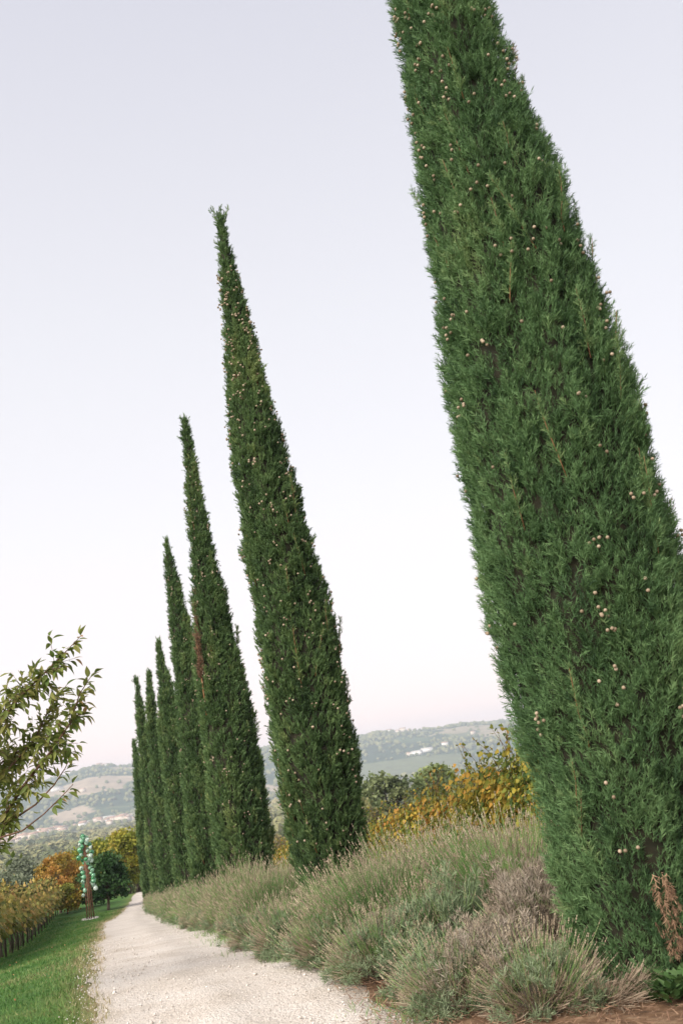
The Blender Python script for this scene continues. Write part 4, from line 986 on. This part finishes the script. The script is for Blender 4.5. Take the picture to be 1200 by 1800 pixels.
for _ in range(125):
    for _t2 in range(60):
        a_ = rng.uniform(-.44, -.215); rc_ = np.interp(a_, [-.44, -.34, -.30, -.27, -.2], [2120, 2330, 2560, 2720, 2820]); r_ = rng.normal(rc_, 150)
        x, y = a_ * r_, r_
        if fbm(np.array(x / 70), np.array(y / 90), 0, 76, 2) > .44 and all(abs(x - u) > 17 or abs(y - v) > 24 for u, v in hp): break
    else: continue
    hp.append((x, y))
for (x, y) in hp:
    k = int(rng.choice(5, p=[.3, .26, .18, .12, .14])); loc = (x, y, gz(x, y) + 1.0); rz = rng.normal(0, .5)
    if k not in hu: hu.add(k); HS[k].location = loc; HS[k].rotation_euler = (0, 0, rz)
    else: copy_tree(HS[k], loc, rz, rng.uniform(.8, 1.15))
for (a_, r_, k, g_) in [(.0375, 3420, 3, 0), (.0480, 3440, 3, 0), (.030, 3430, 0, 0), (.066, 3480, 1, 0), (-.2765, 4240, 0, 1), (-.2720, 4250, 4, 1), (-.2690, 4245, 2, 1), (-.2655, 4255, 1, 1), (-.281, 4245, 2, 1), (.0145, 4250, 1, 2), (.0225, 4240, 0, 2), (.0275, 4250, 4, 2), (.0340, 4245, 2, 2), (.095, 3700, 0, 0), (-.315, 3500, 3, 0), (-.29, 3380, 0, 0)]:
    x, y = a_ * r_, r_
    copy_tree(HS[k], (x, y, gz(x, y) + 2), rng.normal(0, .4), 1.15, ['pale farm building on the lower slope of the far hills', 'house of the hilltop village on the left ridge', 'house of the hilltop village on the right ridge'][g_], ['farm buildings on the far hills', 'houses of the left hilltop village', 'houses of the right hilltop village'][g_])

# ------------------------------------------------------------------ sculpture of green glass bottles on rusty poles
M['rust'] = noisy_mat('rusty_steel', [(.12, .055, .035), (.30, .14, .09)], 9, .85, .4)
mt, n_, l_, b_ = new_mat('green_glass'); at_ = n_.new('ShaderNodeObjectInfo'); rr2 = ramp_node(n_, [(.05, .30, .11), (.16, .45, .24), (.42, .62, .48), (.66, .76, .68)])
l_.new(at_.outputs['Random'], rr2.inputs[0]); l_.new(rr2.outputs[0], b_.inputs['Base Color']); b_.inputs['Roughness'].default_value = .12; b_.inputs['Transmission Weight'].default_value = .45; b_.inputs['Specular IOR Level'].default_value = .8; M['glass'] = mt
sx, sy = -14.9, 51.0
S_ = thing('bottle_sculpture', 'tall sculpture of green glass bottles hung on rusty poles, standing on the lawn', 'sculpture', (sx, sy, gz(sx, sy)))
q = Acc()
for j in range(14): a = j * .449; q.add(*box(math.cos(a) * .34 - .06, math.cos(a) * .34 + .06, math.sin(a) * .34 - .05, math.sin(a) * .34 + .05, -.05, .09))
q.build('stone_ring', M['shingle'], S_)
for (ax, ay, tx, top) in [(-.17, .05, -.04, 3.7), (.16, .1, .03, 3.55), (.02, -.18, 0, 3.85), (.10, -.1, .02, 3.3)]:
    q = Acc(); q.add(*tube([(ax, ay, 0), (ax * .55 + tx * .45, ay * .55, top * .5), (tx, 0, top)], [.032, .027, .018], 7)); q.build('pole', M['rust'], S_)
def lathe(prof, n=12):
    V = [(r * math.cos(2*PI*j/n), r * math.sin(2*PI*j/n), z) for r, z in prof for j in range(n)]; T = []
    for i in range(len(prof) - 1):
        for j in range(n):
            p, q_ = i*n + j, i*n + (j+1) % n; T += [(p, q_, q_ + n), (p, q_ + n, p + n)]
    return np.array(V), np.array(T)
q = Acc(); q.add(*lathe([(0, -.105), (.055, -.10), (.098, -.05), (.11, .0), (.098, .05), (.06, .09), (.028, .115), (.022, .165), (.03, .17), (0, .17)], 14)); BOT = q.mesh('glass_bottle', M['glass'], True)
rng = np.random.default_rng(66); bp_ = []
for j in range(26):
    h_ = 2.72 + 1.17 * (j / 25) ; a = j * 2.4; rr_ = np.interp(h_, [2.7, 3.1, 3.5, 3.9], [.26, .33, .25, .06]) * rng.uniform(.85, 1.1); bp_.append((math.cos(a) * rr_, math.sin(a) * rr_, h_))
for j in range(12): t = j / 11; bp_.append((.16 + .24 * t + rng.normal() * .05, rng.normal() * .12, 2.75 - 1.35 * t))
for j in range(8): t = j / 7; bp_.append((-.20 - .05 * t + rng.normal() * .04, rng.normal() * .12, 2.62 - 1.45 * t))
bp_ = [(x * .88 + rng.normal() * .03, y * .8, z) for x, y, z in bp_]
arm = Acc()
for p in bp_:
    o = link('glass_bottle', BOT, S_); o.location = p; o.rotation_euler = (rng.uniform(-1.6, 1.6), rng.uniform(-1.6, 1.6), rng.uniform(0, 6)); s = rng.uniform(.75, 1.2); o.scale = (s, s, s)
    arm.add(*tube([(p[0] * .1, p[1] * .1, p[2] - .12), p], [.008, .006], 3))
arm.build('hook_arm', M['rust'], S_)

# ------------------------------------------------------------------ haze
mt = bpy.data.materials.new('haze_air'); mt.use_nodes = True; n_ = mt.node_tree.nodes; n_.clear(); oo = n_.new('ShaderNodeOutputMaterial'); pv = n_.new('ShaderNodeVolumePrincipled')
pv.inputs['Color'].default_value = (.80, .89, 1.0, 1); pv.inputs['Density'].default_value = 1.8e-4; pv.inputs['Anisotropy'].default_value = 0.0
mt.node_tree.links.new(pv.outputs[0], oo.inputs['Volume'])
q = Acc(); q.add(*box(-7600, 7600, -7600, 7600, -130, 210)); tag(q.build('haze', mt), kind='stuff')
